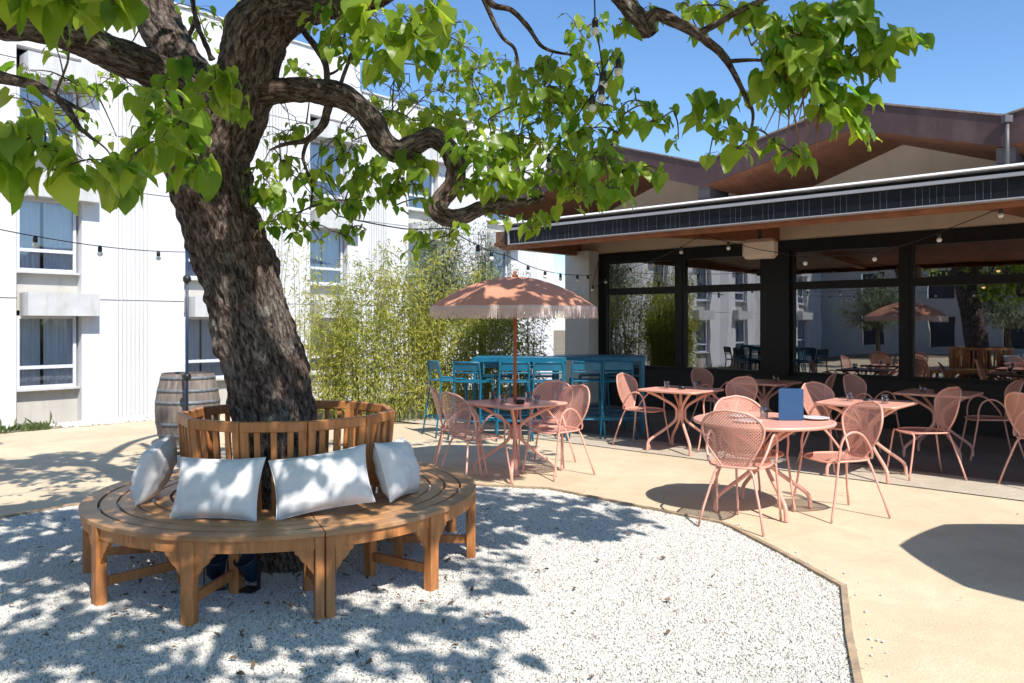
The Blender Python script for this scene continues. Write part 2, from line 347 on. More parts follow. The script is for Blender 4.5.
def weather(key,col,scale,lo,hi,amt,stretch=(1,1,1),det=8):
    nt=M[key].node_tree; L=nt.links.new; b=nt.nodes['Principled BSDF']; src=b.inputs['Base Color'].links[0].from_socket
    tc=N(nt,'ShaderNodeTexCoord'); mp=N(nt,'ShaderNodeMapping'); mp.inputs['Scale'].default_value=stretch; mp.inputs['Location'].default_value=(3.1,1.7,.4); L(tc.outputs['Object'],mp.inputs[0])
    n=N(nt,'ShaderNodeTexNoise'); n.inputs['Scale'].default_value=scale; n.inputs['Detail'].default_value=det; n.inputs['Roughness'].default_value=.65; L(mp.outputs[0],n.inputs['Vector'])
    r=N(nt,'ShaderNodeMapRange'); r.inputs['From Min'].default_value=lo; r.inputs['From Max'].default_value=hi; r.inputs['To Max'].default_value=amt; L(n.outputs['Fac'],r.inputs[0])
    m=N(nt,'ShaderNodeMix',data_type='RGBA'); m.inputs['B'].default_value=(*col,1); L(src,m.inputs['A']); L(r.outputs[0],m.inputs['Factor']); L(m.outputs['Result'],b.inputs['Base Color'])
weather('teak',(.30,.20,.125),3.5,.50,.74,.35); weather('teak',(.12,.05,.02),26,.62,.72,.6,(1,1,.3))
weather('teak_seat',(.40,.30,.21),3,.48,.72,.45); weather('teak_seat',(.13,.065,.03),30,.62,.72,.6)
weather('white_wall',(.46,.45,.42),1.6,.52,.75,.6,(1,1,.12)); weather('boxwhite',(.36,.34,.30),5,.5,.75,.6,(1,1,.15)); weather('beige_panel',(.34,.31,.26),3,.5,.75,.6,(1,1,.15))
weather('pink',(.36,.17,.12),55,.66,.72,.75); weather('pink',(.80,.50,.40),2.5,.45,.7,.45); weather('teal',(.02,.22,.33),3,.5,.75,.5)
weather('fascia',(.13,.085,.075),4,.5,.72,.6,(1,1,.4)); weather('verge',(.34,.31,.27),14,.5,.65,.7); weather('whitetrim',(.45,.43,.39),9,.55,.75,.5); weather('cushion',(.60,.59,.60),2.5,.5,.8,.4)
weather('beige_wall',(.46,.35,.26),1.8,.5,.78,.5,(1,1,.2)); weather('edging',(.24,.20,.16),14,.45,.7,.7)
# ------------------------------------------------------------ geometry frames
FO=Vector((6.61,10.26,0)); FU=Vector((-.738,.674,0)).normalized(); FN=Vector((-.674,-.738,0)).normalized()
def R(s,n,z): return FO+FU*s+FN*n+Vector((0,0,z))
BO=Vector((-9.59,16.5,0)); BE=Vector((.865,1,0)).normalized(); BM=Vector((BE.y,-BE.x,0))
def B(s,n,z): return BO+BE*s+BM*n+Vector((0,0,z))
def bdist(x,y): return (Vector((x,y,0))-BO).dot(BM)
def gz(x,y):
    t=min(1,max(0,(5.6-bdist(x,y))/4.0)); t=t*t*(3-2*t); return -.8*t

# ------------------------------------------------------------ setting
def grid_axis(a,b,c,d,f,g): return list(np.linspace(a,b,8)[:-1])+list(np.linspace(b,c,f)[:-1])+list(np.linspace(c,d,g))
g=MB(); xs=list(np.linspace(-300,-22,8))+list(np.linspace(-21.5,12,68))+list(np.linspace(14,300,8)); ys=list(np.linspace(-300,-14,6))+list(np.linspace(-13,34,95))+list(np.linspace(36,300,8))
vs=[(x,y,gz(x,y)-.012) for y in ys for x in xs]; nx=len(xs)
g.add(vs,[(j*nx+i,j*nx+i+1,(j+1)*nx+i+1,(j+1)*nx+i) for j in range(len(ys)-1) for i in range(nx-1)],smooth=True)
tag(g.build('ground',M['soil']),kind='structure')
# path sheet: everything before the building verge and up to the terrace
def line_pt(s_,dd): return BO+BE*s_+BM*dd
def flat(name,pts,z,mat):
    m=MB(); m.add([(p[0],p[1],z) for p in pts],[tuple(range(len(pts)))]); return tag(m.build(name,mat),kind='structure')
bz=[line_pt(-16,5.65),line_pt(1.5,5.65),line_pt(4.2,5.9)]
path_pts=[(-22,-14),(14,-14),(14,10),tuple(R(3,0,0)[:2]),tuple(R(7.2,0,0)[:2]),(2.6,17),(.9,14.2),(.1,12.3),(-1.4,11.9),(-3.0,12.1),(-4.1,12.5)]+[tuple(p[:2]) for p in reversed(bz)]
flat('path',path_pts,0.0,M['path'])
# terrace: joint 3.95 m... front of the facade
tj=(Vector((2.9+.02,6.9,0))-FO).dot(FN)
pA=Vector(((600-CX)/F*(EYE*F/(447-HY)),EYE*F/(447-HY),0)); tjn=(pA-FO).dot(FN)
m=MB(); m.add([R(8.2,0,.004),R(8.2,tjn,.004),R(-9,tjn,.004),R(-9,0,.004)],[(0,1,2,3)]); tag(m.build('terrace',M['terrace']),kind='structure')
m=MB(); m.add([R(8.2,tjn+.012,.006),R(8.2,tjn-.006,.006),R(-9,tjn-.006,.006),R(-9,tjn+.012,.006)],[(0,1,2,3)]); tag(m.build('terrace_joint',M['joint']),kind='structure')
m=MB(); m.add([R(8.0,0,.008),R(8.0,3.30,.008),R(-9,3.30,.008),R(-9,0,.008)],[(0,1,2,3)]); tag(m.build('terrace_shade_sheet',M['terrace_shade']),kind='structure')  # dark sheet painting the shade under the canopy, ends near the shadow edge
# gravel circle
gp=[(-6.2,4.2),(-5.0,5.35),(-3.92,6.08),(-3.62,6.5),(-2.9,7.0),(-2.0,7.33),(-1.2,7.42),(-.34,7.32),(.34,7.16),(1.04,6.45),(1.57,5.93),(1.62,5.76),(1.77,5.05),(1.87,4.48),(1.6,3.77),(1.42,3.25),(.9,2.2),(-.3,1.0),(-2,.3),(-4,.4),(-6,1.6)]
flat('gravel_bed',gp,.004,M['gravel_base'])
def gravel():
    m=MB(); m.add([(p[0],p[1],.008) for p in gp],[tuple(range(len(gp)))]); o=m.build('gravel',M['pebble']); tag(o,'white crushed stone gravel filling the round bed beneath the tree','gravel',kind='stuff')
    ng=bpy.data.node_groups.new('pebbles','GeometryNodeTree'); ng.interface.new_socket('Geometry',in_out='INPUT',socket_type='NodeSocketGeometry'); ng.interface.new_socket('Geometry',in_out='OUTPUT',socket_type='NodeSocketGeometry')
    n=ng.nodes; L=ng.links.new; gi=n.new('NodeGroupInput'); go=n.new('NodeGroupOutput')
    joins=n.new('GeometryNodeJoinGeometry')
    for seed,(dens,smin,smax,sub) in enumerate(((15000,.45,.95,1),(2600,.8,1.25,2))):
        dp=n.new('GeometryNodeDistributePointsOnFaces'); dp.inputs['Density'].default_value=dens; dp.inputs['Seed'].default_value=seed; L(gi.outputs[0],dp.inputs['Mesh'])
        ic=n.new('GeometryNodeMeshIcoSphere'); ic.inputs['Radius'].default_value=.0074; ic.inputs['Subdivisions'].default_value=sub
        nz=n.new('ShaderNodeTexNoise'); nz.inputs['Scale'].default_value=90
        sp=n.new('GeometryNodeSetPosition'); L(ic.outputs['Mesh'],sp.inputs['Geometry'])
        vs_=n.new('ShaderNodeVectorMath'); vs_.operation='SUBTRACT'; vs_.inputs[1].default_value=(.5,.5,.5); L(nz.outputs['Color'],vs_.inputs[0])
        v2=n.new('ShaderNodeVectorMath'); v2.operation='SCALE'; v2.inputs['Scale'].default_value=.012; L(vs_.outputs[0],v2.inputs[0]); L(v2.outputs[0],sp.inputs['Offset'])
        sm=n.new('GeometryNodeSetMaterial'); sm.inputs['Material'].default_value=M['pebble']; L(sp.outputs[0],sm.inputs['Geometry'])
        rr=n.new('FunctionNodeRandomValue'); rr.data_type='FLOAT_VECTOR'; rr.inputs[0].default_value=(0,0,0); rr.inputs[1].default_value=(6.28,6.28,6.28)
        rs=n.new('FunctionNodeRandomValue'); rs.data_type='FLOAT_VECTOR'; rs.inputs[0].default_value=(smin,smin,smin*.7); rs.inputs[1].default_value=(smax,smax*.9,smax*.8); rs.inputs['Seed'].default_value=3
        io=n.new('GeometryNodeInstanceOnPoints'); L(dp.outputs['Points'],io.inputs['Points']); L(sm.outputs[0],io.inputs['Instance']); L(rr.outputs[0],io.inputs['Rotation']); L(rs.outputs[0],io.inputs['Scale'])
        L(io.outputs[0],joins.inputs[0])
    L(joins.outputs[0],go.inputs[0])
    md=o.modifiers.new('pebbles','NODES'); md.node_group=ng
gravel()
# timber edging
e=MB(); eo=[tuple(p) for p in gp[1:17]]
inn=[];out=[]
for i,p in enumerate(eo):
    a=Vector(eo[max(i-1,0)]); b=Vector(eo[min(i+1,len(eo)-1)]); t=(b-a).normalized(); nrm=Vector((-t.y,t.x)); w=.017
    inn.append(Vector(p)-nrm*w); out.append(Vector(p)+nrm*w)
k=len(eo); vs=[]
for a,b in zip(inn,out): vs+= [(a.x,a.y,-.02),(a.x,a.y,.028),(b.x,b.y,.028),(b.x,b.y,-.02)]
e.add(vs,[(i*4+j,i*4+j+1,(i+1)*4+j+1,(i+1)*4+j) for i in range(k-1) for j in range(3)])
tag(e.build('bed_edging',M['edging']),'low timber edging strip curving round the white gravel bed','edging')

sp_=MB(); _ico=[(0,0,1)]+[(.894*math.cos(a*PI*2/5),.894*math.sin(a*PI*2/5),.447) for a in range(5)]+[(.894*math.cos((a+.5)*PI*2/5),.894*math.sin((a+.5)*PI*2/5),-.447) for a in range(5)]+[(0,0,-1)]
_icf=[(0,1+a,1+(a+1)%5) for a in range(5)]+[(1+a,6+a,1+(a+1)%5) for a in range(5)]+[(1+(a+1)%5,6+a,6+(a+1)%5) for a in range(5)]+[(11,6+(a+1)%5,6+a) for a in range(5)]
for i in range(110):
    k_=random.randrange(len(out)-1); p=out[k_].lerp(out[k_+1],random.random()); c0=Vector((-1.6,4.4)); dv=(p-c0).normalized()*(abs(random.gauss(0,.09))+.01); r_=random.uniform(.004,.009)
    sp_.add([(p.x+dv.x+v[0]*r_,p.y+dv.y+v[1]*r_,.004+r_*.6+v[2]*r_*.7) for v in _ico],_icf)
tag(sp_.build('stray_pebbles',M['stone']),'stray white pebbles kicked over the timber edging onto the path','pebbles',kind='stuff')
# ------------------------------------------------------------ leaves (numpy mesh)
MLY=[.03,.2,.42,.62,.82,1.0]
SX=[.17,.36,.50,.46,.33,.15]; SY=[-.10,-.07,.16,.42,.64,.84]
def heart_template():
    x=[0]*6;y=list(MLY)
    for sgn in(1,-1):
        for i in range(6): x.append(sgn*SX[i]); y.append(SY[i])
    f=[]
    for o,rev in((6,False),(12,True)):
        q=[(0,o,o+1),(0,o+1,o+2,1),(1,o+2,o+3,2),(2,o+3,o+4,3),(3,o+4,o+5,4),(4,o+5,5)]
        f+= [t[::-1] if rev else t for t in q]
    return np.array(x),np.array(y),f
def blade_template(w):
    x=np.array([0,w,w*.8,0,-w*.8,-w]); y=np.array([0,.3,.65,1,.65,.3]); return x,y,[(0,1,2,3),(0,3,4,5)]
def leaf_mesh(name,leaves,tmpl,mat,parent,fold=.35,droop=.35):
    """leaves: list of (pos, dir, normal, length, width, tone)"""
    tx,ty,tf=tmpl; nv=len(tx); n=len(leaves)
    pos=np.array([l[0] for l in leaves]); d=np.array([l[1] for l in leaves]); nm=np.array([l[2] for l in leaves])
    ln=np.array([l[3] for l in leaves])[:,None]; wd=np.array([l[4] for l in leaves])[:,None]; tn=np.array([l[5] for l in leaves])
    d/=np.linalg.norm(d,axis=1,keepdims=True); nm=nm-d*np.sum(nm*d,axis=1,keepdims=True); nm/=np.linalg.norm(nm,axis=1,keepdims=True)+1e-9
    sd=np.cross(d,nm)
    fv=fold*(.3+2.0*np.random.rand(n,1)**1.5); dv=droop*(.1+2.4*np.random.rand(n,1)**1.4); wv=.2*np.random.randn(n,1)
    X=tx[None,:]*wd; Y=ty[None,:]*ln
    Z=np.abs(tx)[None,:]*wd*fv - (ty[None,:]**2)*ln*dv + wv*np.sin(ty*7+tx*5)[None,:]*ln*.35
    V=pos[:,None,:]+sd[:,None,:]*X[:,:,None]+d[:,None,:]*Y[:,:,None]+nm[:,None,:]*Z[:,:,None]
    V=V.reshape(-1,3)
    me=bpy.data.meshes.new(name)
    loops=[];starts=[];tot=[];base=np.array([i for f in tf for i in f]); cnt=[len(f) for f in tf]
    L=(np.arange(n)[:,None]*nv+base[None,:]).reshape(-1)
    totals=np.tile(cnt,n); st=np.concatenate([[0],np.cumsum(totals)[:-1]])
    me.vertices.add(len(V)); me.vertices.foreach_set('co',V.ravel().astype(np.float32))
    me.loops.add(len(L)); me.loops.foreach_set('vertex_index',L.astype(np.int32))
    me.polygons.add(len(totals)); me.polygons.foreach_set('loop_start',st.astype(np.int32)); me.polygons.foreach_set('loop_total',totals.astype(np.int32))
    me.polygons.foreach_set('use_smooth',np.ones(len(totals),dtype=bool))
    me.update(calc_edges=True); me.validate()
    a=me.attributes.new('tone','FLOAT_VECTOR','POINT')
    A=np.stack([np.repeat(tn,nv),np.tile(np.abs(tx),n),np.tile(ty,n)],axis=1); a.data.foreach_set('vector',A.ravel().astype(np.float32))
    me.materials.append(mat); o=bpy.data.objects.new(name,me); COL.objects.link(o)
    if parent: o.parent=parent
    return o

# ------------------------------------------------------------ the big tree
tree=thing('shade_tree','old leaning tree with furrowed bark and heart shaped leaves, ringed by the round bench','tree',(-1.43,5.1,0))
TO=Vector((-1.43,5.1,0))
def bark_disp(amp):
    def f(c,R_,t):
        v=Vector((c.x*30,c.y*30,c.z*9)); a=noise.noise(v); b_=noise.noise(v*2.3+Vector((5,1,2)))
        lump=noise.noise(Vector((c.x*3,c.y*3,c.z*2.2))); l2=noise.noise(Vector((c.x*9,c.y*9,c.z*7))); kn=max(0,noise.noise(Vector((c.x*5+9,c.y*5,c.z*3.1)))-.38)
        return amp*(abs(a)*1.9-.5+b_*.6)+lump*R_*.08+l2*R_*.07+kn*R_*.55
    return f
def limb(mb,spec,n=40,amp=.012,sub=10,step=None):
    pts=[];q=[]
    for s_ in spec:
        p=P(s_[0],s_[1],s_[2]); q.append((p.x,p.y,p.z,s_[3]))
    c=cat(q,sub)
    mb.tube([Vector(a[:3])-TO for a in c],[a[3] for a in c],n=n,attr=True,disp=bark_disp(amp))
    return [(Vector(a[:3]),a[3]) for a in c]
nodes=[]
tm=MB()
# trunk with root flare
tr=[(291,572,5.1,.42),(289,555,5.1,.35),(285,520,5.1,.295),(281,470,5.1,.258),(273,405,5.1,.247),(259,350,5.1,.242),(246,298,5.1,.238),(230,250,5.1,.238),(215,200,5.1,.235),(207,160,5.1,.262),(205,125,5.1,.26),(203,100,5.12,.2)]
limb(tm,tr,n=150,amp=.017,sub=22)
trunk=tm.build('trunk',M['bark'],tree)
lm=MB()
def addl(spec,**k):
    c=limb(lm,spec,**k); nodes.extend(c[::2]); return c
addl([(205,190,5.1,.16),(224,140,5.08,.2),(240,100,5.05,.19),(250,65,5.0,.185),(259,32,4.95,.185),(285,6,4.9,.15),(325,2,4.8,.105),(362,0,4.7,.085),(400,-22,4.55,.075),(450,-60,4.4,.07),(520,-90,4.3,.062),(585,-60,4.25,.055),(626,2,4.2,.05),(640,20,4.18,.046),(650,34,4.15,.036)],n=80,amp=.013,sub=14)
addl([(255,50,4.98,.13),(262,0,5.1,.12),(262,-60,5.3,.1),(240,-150,5.6,.08),(200,-260,5.8,.05)],n=40)
addl([(205,165,5.12,.17),(200,110,5.2,.17),(180,62,5.25,.145),(160,25,5.3,.135),(146,-10,5.35,.125),(120,-80,5.4,.1),(60,-180,5.3,.07),(-30,-260,5.0,.05)],n=64,amp=.012,sub=14)
addl([(205,120,5.0,.12),(180,88,4.85,.115),(145,66,4.7,.105),(115,55,4.6,.098),(85,40,4.5,.092),(50,28,4.4,.09),(10,22,4.3,.085),(-40,12,4.2,.08),(-120,-30,4.0,.065),(-220,-80,3.7,.05)],n=56,amp=.011,sub=14)
S=addl([(232,118,5.0,.08),(248,98,5.0,.09),(272,92,4.98,.078),(302,90,4.95,.075),(332,94,4.93,.075),(356,105,4.92,.072),(373,123,4.9,.07),(383,142,4.9,.068),(397,152,4.9,.066),(414,145,4.9,.062),(430,138,4.9,.06),(445,146,4.9,.062),(455,165,4.9,.062),(454,184,4.9,.06),(442,198,4.9,.058),(437,211,4.88,.056),(450,218,4.86,.055),(466,215,4.84,.05),(482,208,4.82,.046),(505,204,4.8,.038),(525,202,4.78,.026),(545,196,4.75,.016)],n=48,amp=.008,sub=10)
addl([(645,26,4.16,.03),(656,14,4.15,.034),(675,22,4.12,.03),(697,34,4.1,.026),(720,52,4.08,.022),(731,68,4.06,.016),(745,95,4.05,.012),(753,115,4.05,.009),(748,140,4.05,.006)],n=16,amp=.004,sub=6)
addl([(697,34,4.1,.02),(720,22,4.05,.017),(745,8,4.0,.014),(780,-6,3.95,.012),(820,-10,3.9,.01),(870,4,3.9,.008)],n=12,amp=.003,sub=6)
addl([(731,61,4.05,.012),(755,60,4.0,.009),(785,63,3.95,.006)],n=8,amp=.002,sub=5)
addl([(470,-40,4.6,.03),(490,2,4.7,.02),(511,10,4.75,.017),(528,27,4.8,.015),(544,48,4.8,.011),(572,55,4.8,.007)],n=12,amp=.003,sub=6)
addl([(480,-10,5.0,.02),(500,34,5.0,.013),(515,50,5.0,.011),(519,80,5.0,.008),(516,105,5.0,.005)],n=10,amp=.002,sub=6)
addl([(290,-5,5.2,.02),(303,29,5.1,.022),(318,50,5.0,.022),(326,66,4.97,.02),(327,92,4.95,.02)],n=14,amp=.003,sub=6)
addl([(372,10,5.2,.008),(361,39,5.1,.010),(348,64,5.0,.012),(340,86,4.95,.014)],n=10,amp=.002,sub=6)
addl([(361,39,5.1,.006),(340,68,5.05,.008),(327,75,5.0,.01)],n=8,amp=.002,sub=5)
addl([(330,96,4.95,.03),(327,112,4.98,.028),(322,126,5.0,.026),(307,140,5.05,.02),(285,144,5.1,.013),(270,150,5.1,.008)],n=14,amp=.004,sub=6)
addl([(309,138,5.05,.015),(303,158,5.05,.011),(312,185,5.05,.008),(310,210,5.05,.006)],n=8,amp=.002,sub=5)
addl([(-30,66,4.0,.03),(0,76,3.95,.027),(36,86,3.9,.024),(62,103,3.85,.019),(80,128,3.8,.013),(95,140,3.75,.008)],n=14,amp=.004,sub=6)
addl([(-20,78,4.3,.02),(20,84,4.2,.017),(45,92,4.1,.014),(85,112,4.1,.009)],n=10,amp=.003,sub=6)
addl([(212,60,6.0,.02),(195,15,6.0,.022),(190,-30,6.0,.022)],n=10)
addl([(196,18,6.0,.02),(190,35,6.0,.018),(189,60,5.9,.015)],n=10)
# overhead limbs out of the picture
def wl(spec,**k):
    sp=[]
    for x,y,z,r in spec:
        sp.append((x/y*F+CX if y>0.05 else 0,0,0,0)); 
    q=cat([tuple(a) for a in spec],8); lm.tube([Vector(a[:3])-TO for a in q],[a[3] for a in q],n=18,attr=True,disp=bark_disp(.006)); nodes.extend([(Vector(a[:3]),a[3]) for a in q[::2]])
b0=P(285,6,4.9); l0=P(-40,12,4.2); t0=P(120,-80,5.4)
wl([(b0.x,b0.y,b0.z,.1),(-1.2,4.2,3.95,.1),(-.7,3.2,4.3,.085),(-.1,2.2,4.4,.065),(.3,1.2,4.3,.05),(.4,.2,4.1,.03)])
wl([(-.7,3.2,4.3,.07),(-1.4,2.2,4.6,.055),(-1.8,1.2,4.6,.045),(-2.0,.2,4.4,.03)])
wl([(l0.x,l0.y,l0.z,.08),(-3.6,3.4,3.9,.065),(-4.0,2.4,4.1,.05),(-3.6,1.2,4.2,.035)])
wl([(t0.x,t0.y,t0.z,.09),(-3.4,4.9,5.2,.07),(-4.4,5.2,5.6,.05),(-5.4,5.6,5.7,.03)])
wl([(-.4,2.8,4.4,.05),(.5,2.4,4.2,.04),(1.1,2.6,3.8,.03),(1.5,3.1,3.4,.02)])
wl([(t0.x,t0.y,t0.z,.08),(-2.6,6.2,5.4,.06),(-2.2,7.2,6.0,.04)])
lm.build('limbs',M['bark'],tree)

def inframe(p,mg=12):
    if p.y<.3: return False
    x=CX+F*p.x/p.y; y=HY-F*(p.z-EYE)/p.y
    return -mg<x<1024+mg and -mg<y<683+mg
CL=[]  # (center, radius, n, leafsize)
def c(px,py,d,r,n,s_=.14): CL.append((P(px,py,d),r,n,s_))
for a in [(18,128,3.2,.10,7,.19),(8,160,3.2,.08,5,.19),(45,150,3.3,.09,6,.185),(62,170,3.3,.08,6,.185),(85,160,3.3,.08,6,.185),(28,100,3.5,.08,4,.17),(120,165,3.4,.05,3,.19),
 (150,95,3.9,.12,8,.17),(172,112,3.9,.12,9,.17),(185,140,3.95,.12,9,.17),(198,165,4.0,.10,8,.17),(160,140,3.8,.12,8,.17),(215,70,4.2,.10,8,.16),(205,90,4.2,.12,9,.16),(180,70,4.3,.1,7,.16),(225,85,4.2,.06,5,.16),(140,150,3.7,.06,4,.17),
 (48,-6,3.4,.10,7,.18),(78,4,3.4,.07,4,.18),(112,2,3.4,.05,3,.18),(128,-2,3.5,.05,3,.18),(20,-8,3.4,.1,6,.18),(95,-12,3.4,.1,5,.18),(75,40,4.6,.05,2,.15),
 (30,70,5.2,.12,6,.14),(55,45,5.4,.1,5,.13),(75,85,5.4,.12,8,.12),(60,130,5.3,.14,8,.12),(95,90,5.5,.1,6,.12),(110,75,5.3,.1,5,.13),(78,118,5.4,.12,8,.12),(40,112,5.2,.1,5,.12),(120,60,5.5,.12,6,.12),
 (225,22,6.4,.16,8,.13),(205,35,6.6,.14,6,.13),(195,8,6.4,.14,7,.13),(245,8,6.6,.1,4,.13),(165,8,6.2,.1,4,.13),
 (322,22,4.7,.10,6,.14),(340,40,4.6,.09,6,.14),(352,16,4.4,.12,8,.15),(372,14,4.2,.12,10,.16),(385,38,4.1,.12,9,.16),(402,14,4.0,.13,10,.165),(418,36,4.0,.12,9,.16),(400,58,4.2,.1,7,.15),(432,8,4.1,.1,7,.16),(425,55,4.2,.06,5,.15),(378,62,4.3,.08,6,.14),(345,60,4.6,.05,3,.13),
 (298,70,5.6,.12,8,.11),(312,76,5.6,.09,6,.11),(374,98,5.5,.09,7,.11),(383,112,5.5,.1,7,.11),
 (445,30,6.0,.18,11,.12),(462,45,6.0,.18,12,.12),(452,70,6.0,.2,12,.12),(475,70,6.0,.2,14,.12),(495,60,6.1,.15,10,.12),(480,95,6.0,.2,14,.12),(500,85,6.0,.16,11,.12),(455,100,6.0,.14,7,.12),(505,110,5.8,.14,8,.12),(440,90,6,.12,6,.12),(462,22,6.0,.1,5,.12),
 (395,112,5.5,.12,8,.11),(412,120,5.4,.12,9,.12),(432,110,5.2,.13,11,.13),(447,118,5.0,.1,8,.14),(462,128,5.0,.12,8,.13),(488,120,5.2,.12,8,.12),(410,100,5.6,.1,6,.11),
 (465,150,4.6,.09,8,.15),(482,162,4.6,.12,10,.15),(500,150,4.8,.14,11,.14),(495,178,4.7,.12,9,.14),(518,135,4.9,.14,11,.14),(470,185,4.7,.08,6,.14),(515,172,4.7,.14,12,.14),
 (530,72,4.8,.12,10,.14),(548,62,4.8,.09,6,.15),(550,85,4.8,.14,12,.14),(535,100,4.8,.13,12,.13),(568,85,4.9,.13,12,.13),(560,112,4.9,.14,13,.12),(583,100,4.9,.13,11,.12),(540,120,4.8,.14,12,.13),(578,60,5.0,.1,6,.13),(585,40,5.0,.12,9,.12),(598,22,5.0,.1,5,.12),(612,55,4.7,.08,5,.14),(600,75,4.8,.1,7,.13),(632,88,4.6,.03,1,.13),(575,25,5.0,.08,3,.12),(618,28,4.4,.08,4,.14),(640,10,4.3,.08,4,.14),
 (548,145,4.7,.14,12,.14),(570,138,4.7,.13,12,.14),(592,128,4.7,.12,9,.13),(560,165,4.6,.14,12,.14),(585,160,4.6,.13,12,.14),(605,165,4.5,.12,12,.14),(622,172,4.5,.11,12,.145),(640,168,4.45,.07,7,.15),(538,185,4.7,.12,8,.14),(575,185,4.6,.12,9,.13),(598,188,4.5,.1,8,.13),(620,192,4.5,.09,7,.13),(612,145,4.6,.1,7,.13),
 (602,105,4.9,.06,4,.12),(618,112,4.8,.06,4,.12),(636,100,4.7,.05,3,.12),(622,128,4.7,.05,3,.12),(652,122,4.6,.05,4,.15),(662,118,4.6,.03,2,.13),
 (448,236,4.8,.06,5,.13),(420,232,4.9,.06,6,.13),(425,246,4.85,.04,3,.12),(503,218,4.7,.05,5,.13),(540,216,4.7,.06,6,.13),(530,228,4.7,.03,2,.12),
 (292,130,5.4,.09,7,.12),(278,135,5.4,.07,4,.12),(262,165,5.0,.06,5,.13),(258,190,4.9,.08,7,.14),(272,195,4.9,.1,9,.14),(283,212,4.9,.09,7,.13),(270,225,4.9,.05,3,.13),(300,175,5.2,.1,7,.11),(285,160,5.2,.1,6,.11),(312,200,5.1,.08,6,.12),(300,232,5.0,.05,5,.12),(292,222,5.0,.05,4,.12),(322,170,5.1,.09,6,.12),(336,138,5.2,.1,7,.11),(345,155,5.1,.1,8,.12),(352,178,5.0,.1,9,.13),(345,200,5.0,.08,7,.13),(362,165,5.0,.08,6,.13),(350,205,5.0,.06,5,.13),(330,205,5.0,.05,5,.13),(352,228,4.9,.05,6,.13),(343,236,4.9,.04,3,.12),(365,200,5.0,.06,5,.13),
 (383,165,4.95,.1,9,.14),(398,178,4.9,.08,7,.145),(385,190,4.9,.05,4,.13),(408,158,4.85,.08,6,.14),(398,190,4.9,.04,3,.13),(425,165,4.9,.06,5,.14),(412,185,4.9,.04,2,.13),
 (693,100,4.2,.05,3,.13),(708,98,4.15,.06,5,.13),(722,108,4.1,.08,7,.13),(730,128,4.1,.07,6,.13),(738,148,4.05,.06,4,.13),(702,120,4.15,.05,4,.13),(775,142,4.0,.06,5,.13),(790,150,4.0,.08,8,.13),(800,158,4.0,.04,3,.13),(760,130,4.0,.03,2,.12),
 (690,8,4.2,.08,5,.12),(712,5,4.15,.09,6,.12),(735,12,4.1,.09,7,.12),(755,6,4.05,.08,6,.13),(745,30,4.1,.05,3,.12),(765,18,4.0,.06,5,.13),
 (782,25,3.95,.09,8,.14),(798,35,3.9,.11,11,.145),(778,45,3.9,.09,8,.145),(790,62,3.85,.11,12,.15),(775,72,3.9,.08,8,.14),(812,55,3.85,.1,10,.15),(805,80,3.9,.1,10,.14),(825,38,3.9,.1,8,.14),(828,70,3.9,.08,7,.14),(782,88,3.9,.07,5,.13),(820,98,3.85,.09,9,.14),(838,88,3.85,.08,8,.14),(838,110,3.85,.08,8,.14),(852,122,3.85,.06,6,.14),(866,134,3.85,.03,2,.14),(858,100,3.85,.05,4,.14),
 (846,20,3.9,.1,9,.14),(862,8,3.9,.09,8,.14),(870,30,3.9,.09,8,.14),(885,42,3.85,.08,7,.145),(900,34,3.85,.08,7,.145),(915,40,3.85,.05,4,.14),(875,58,3.85,.05,3,.14),(892,58,3.85,.04,2,.14),(880,78,3.85,.03,1,.14),(858,50,3.9,.08,6,.14),(830,8,3.9,.08,6,.14),(805,8,3.95,.08,6,.14),(845,62,3.9,.06,5,.14)]: c(*a)
for q in list(CL):
    if q[0].y>4.35 and random.random()<.75:
        k_=q[0].y/F; CL.append((q[0]+Vector((random.uniform(-17,17)*k_,random.uniform(-.3,.5),random.uniform(-13,15)*k_)),q[1]*.9,max(2,int(q[2]*.6)),q[3]*.95))
    elif q[0].y<=4.35 and random.random()<.3:
        k_=q[0].y/F; CL.append((q[0]+Vector((random.uniform(-12,12)*k_,random.uniform(.15,.5),random.uniform(-8,14)*k_)),q[1],max(2,int(q[2]*.6)),q[3]*.8))
nvis=len(CL)
# crown above and beside the picture, dense where the ground lies in shade
def g_at(px,py): d=EYE*F/(py-HY); return ((px-CX)/F*d,d)
def shade(gx,gy):
    v=noise.noise(Vector((gx*1.05+3,gy*1.05,.3)))+.45*noise.noise(Vector((gx*2.6,gy*2.6,7)))
    if 2.0<gy<7.2 and -5.0<gx<-.12+ (.0 if gy<4.6 else .1): return v>-.30
    if 5.35<gy<7.0 and -.3<gx<1.0 and (gx-.3)**2/.6+(gy-6.25)**2/.42<1: return True
    if 7.0<=gy<10.2 and -7<gx<-1.9: return v>-.02
    if (gx+.75)**2+(gy-9.2)**2<1.15: return v>-.12
    if 7.6<gy<9.8 and -1.6<gx<.4: return v>.12
    if 9.8<=gy<11 and -6<gx<-1: return v>.3
    return False
cnt=0
for i in range(18000):
    gx=random.uniform(-7.2,1.2); gy=random.uniform(1.8,10.6)
    if not shade(gx,gy): continue
    z=random.uniform(3.0,5.6) if gy<7 else random.uniform(4.3,7.0)
    p=Vector((gx,gy,0))+SUN*z
    if inframe(p,75): continue
    if any((p-q[0]).length<.14 for q in CL[nvis:]): continue
    CL.append((p,random.uniform(.11,.19),random.randint(5,9),.15)); cnt+=1
    if cnt>1300: break
print('hidden clumps',cnt)
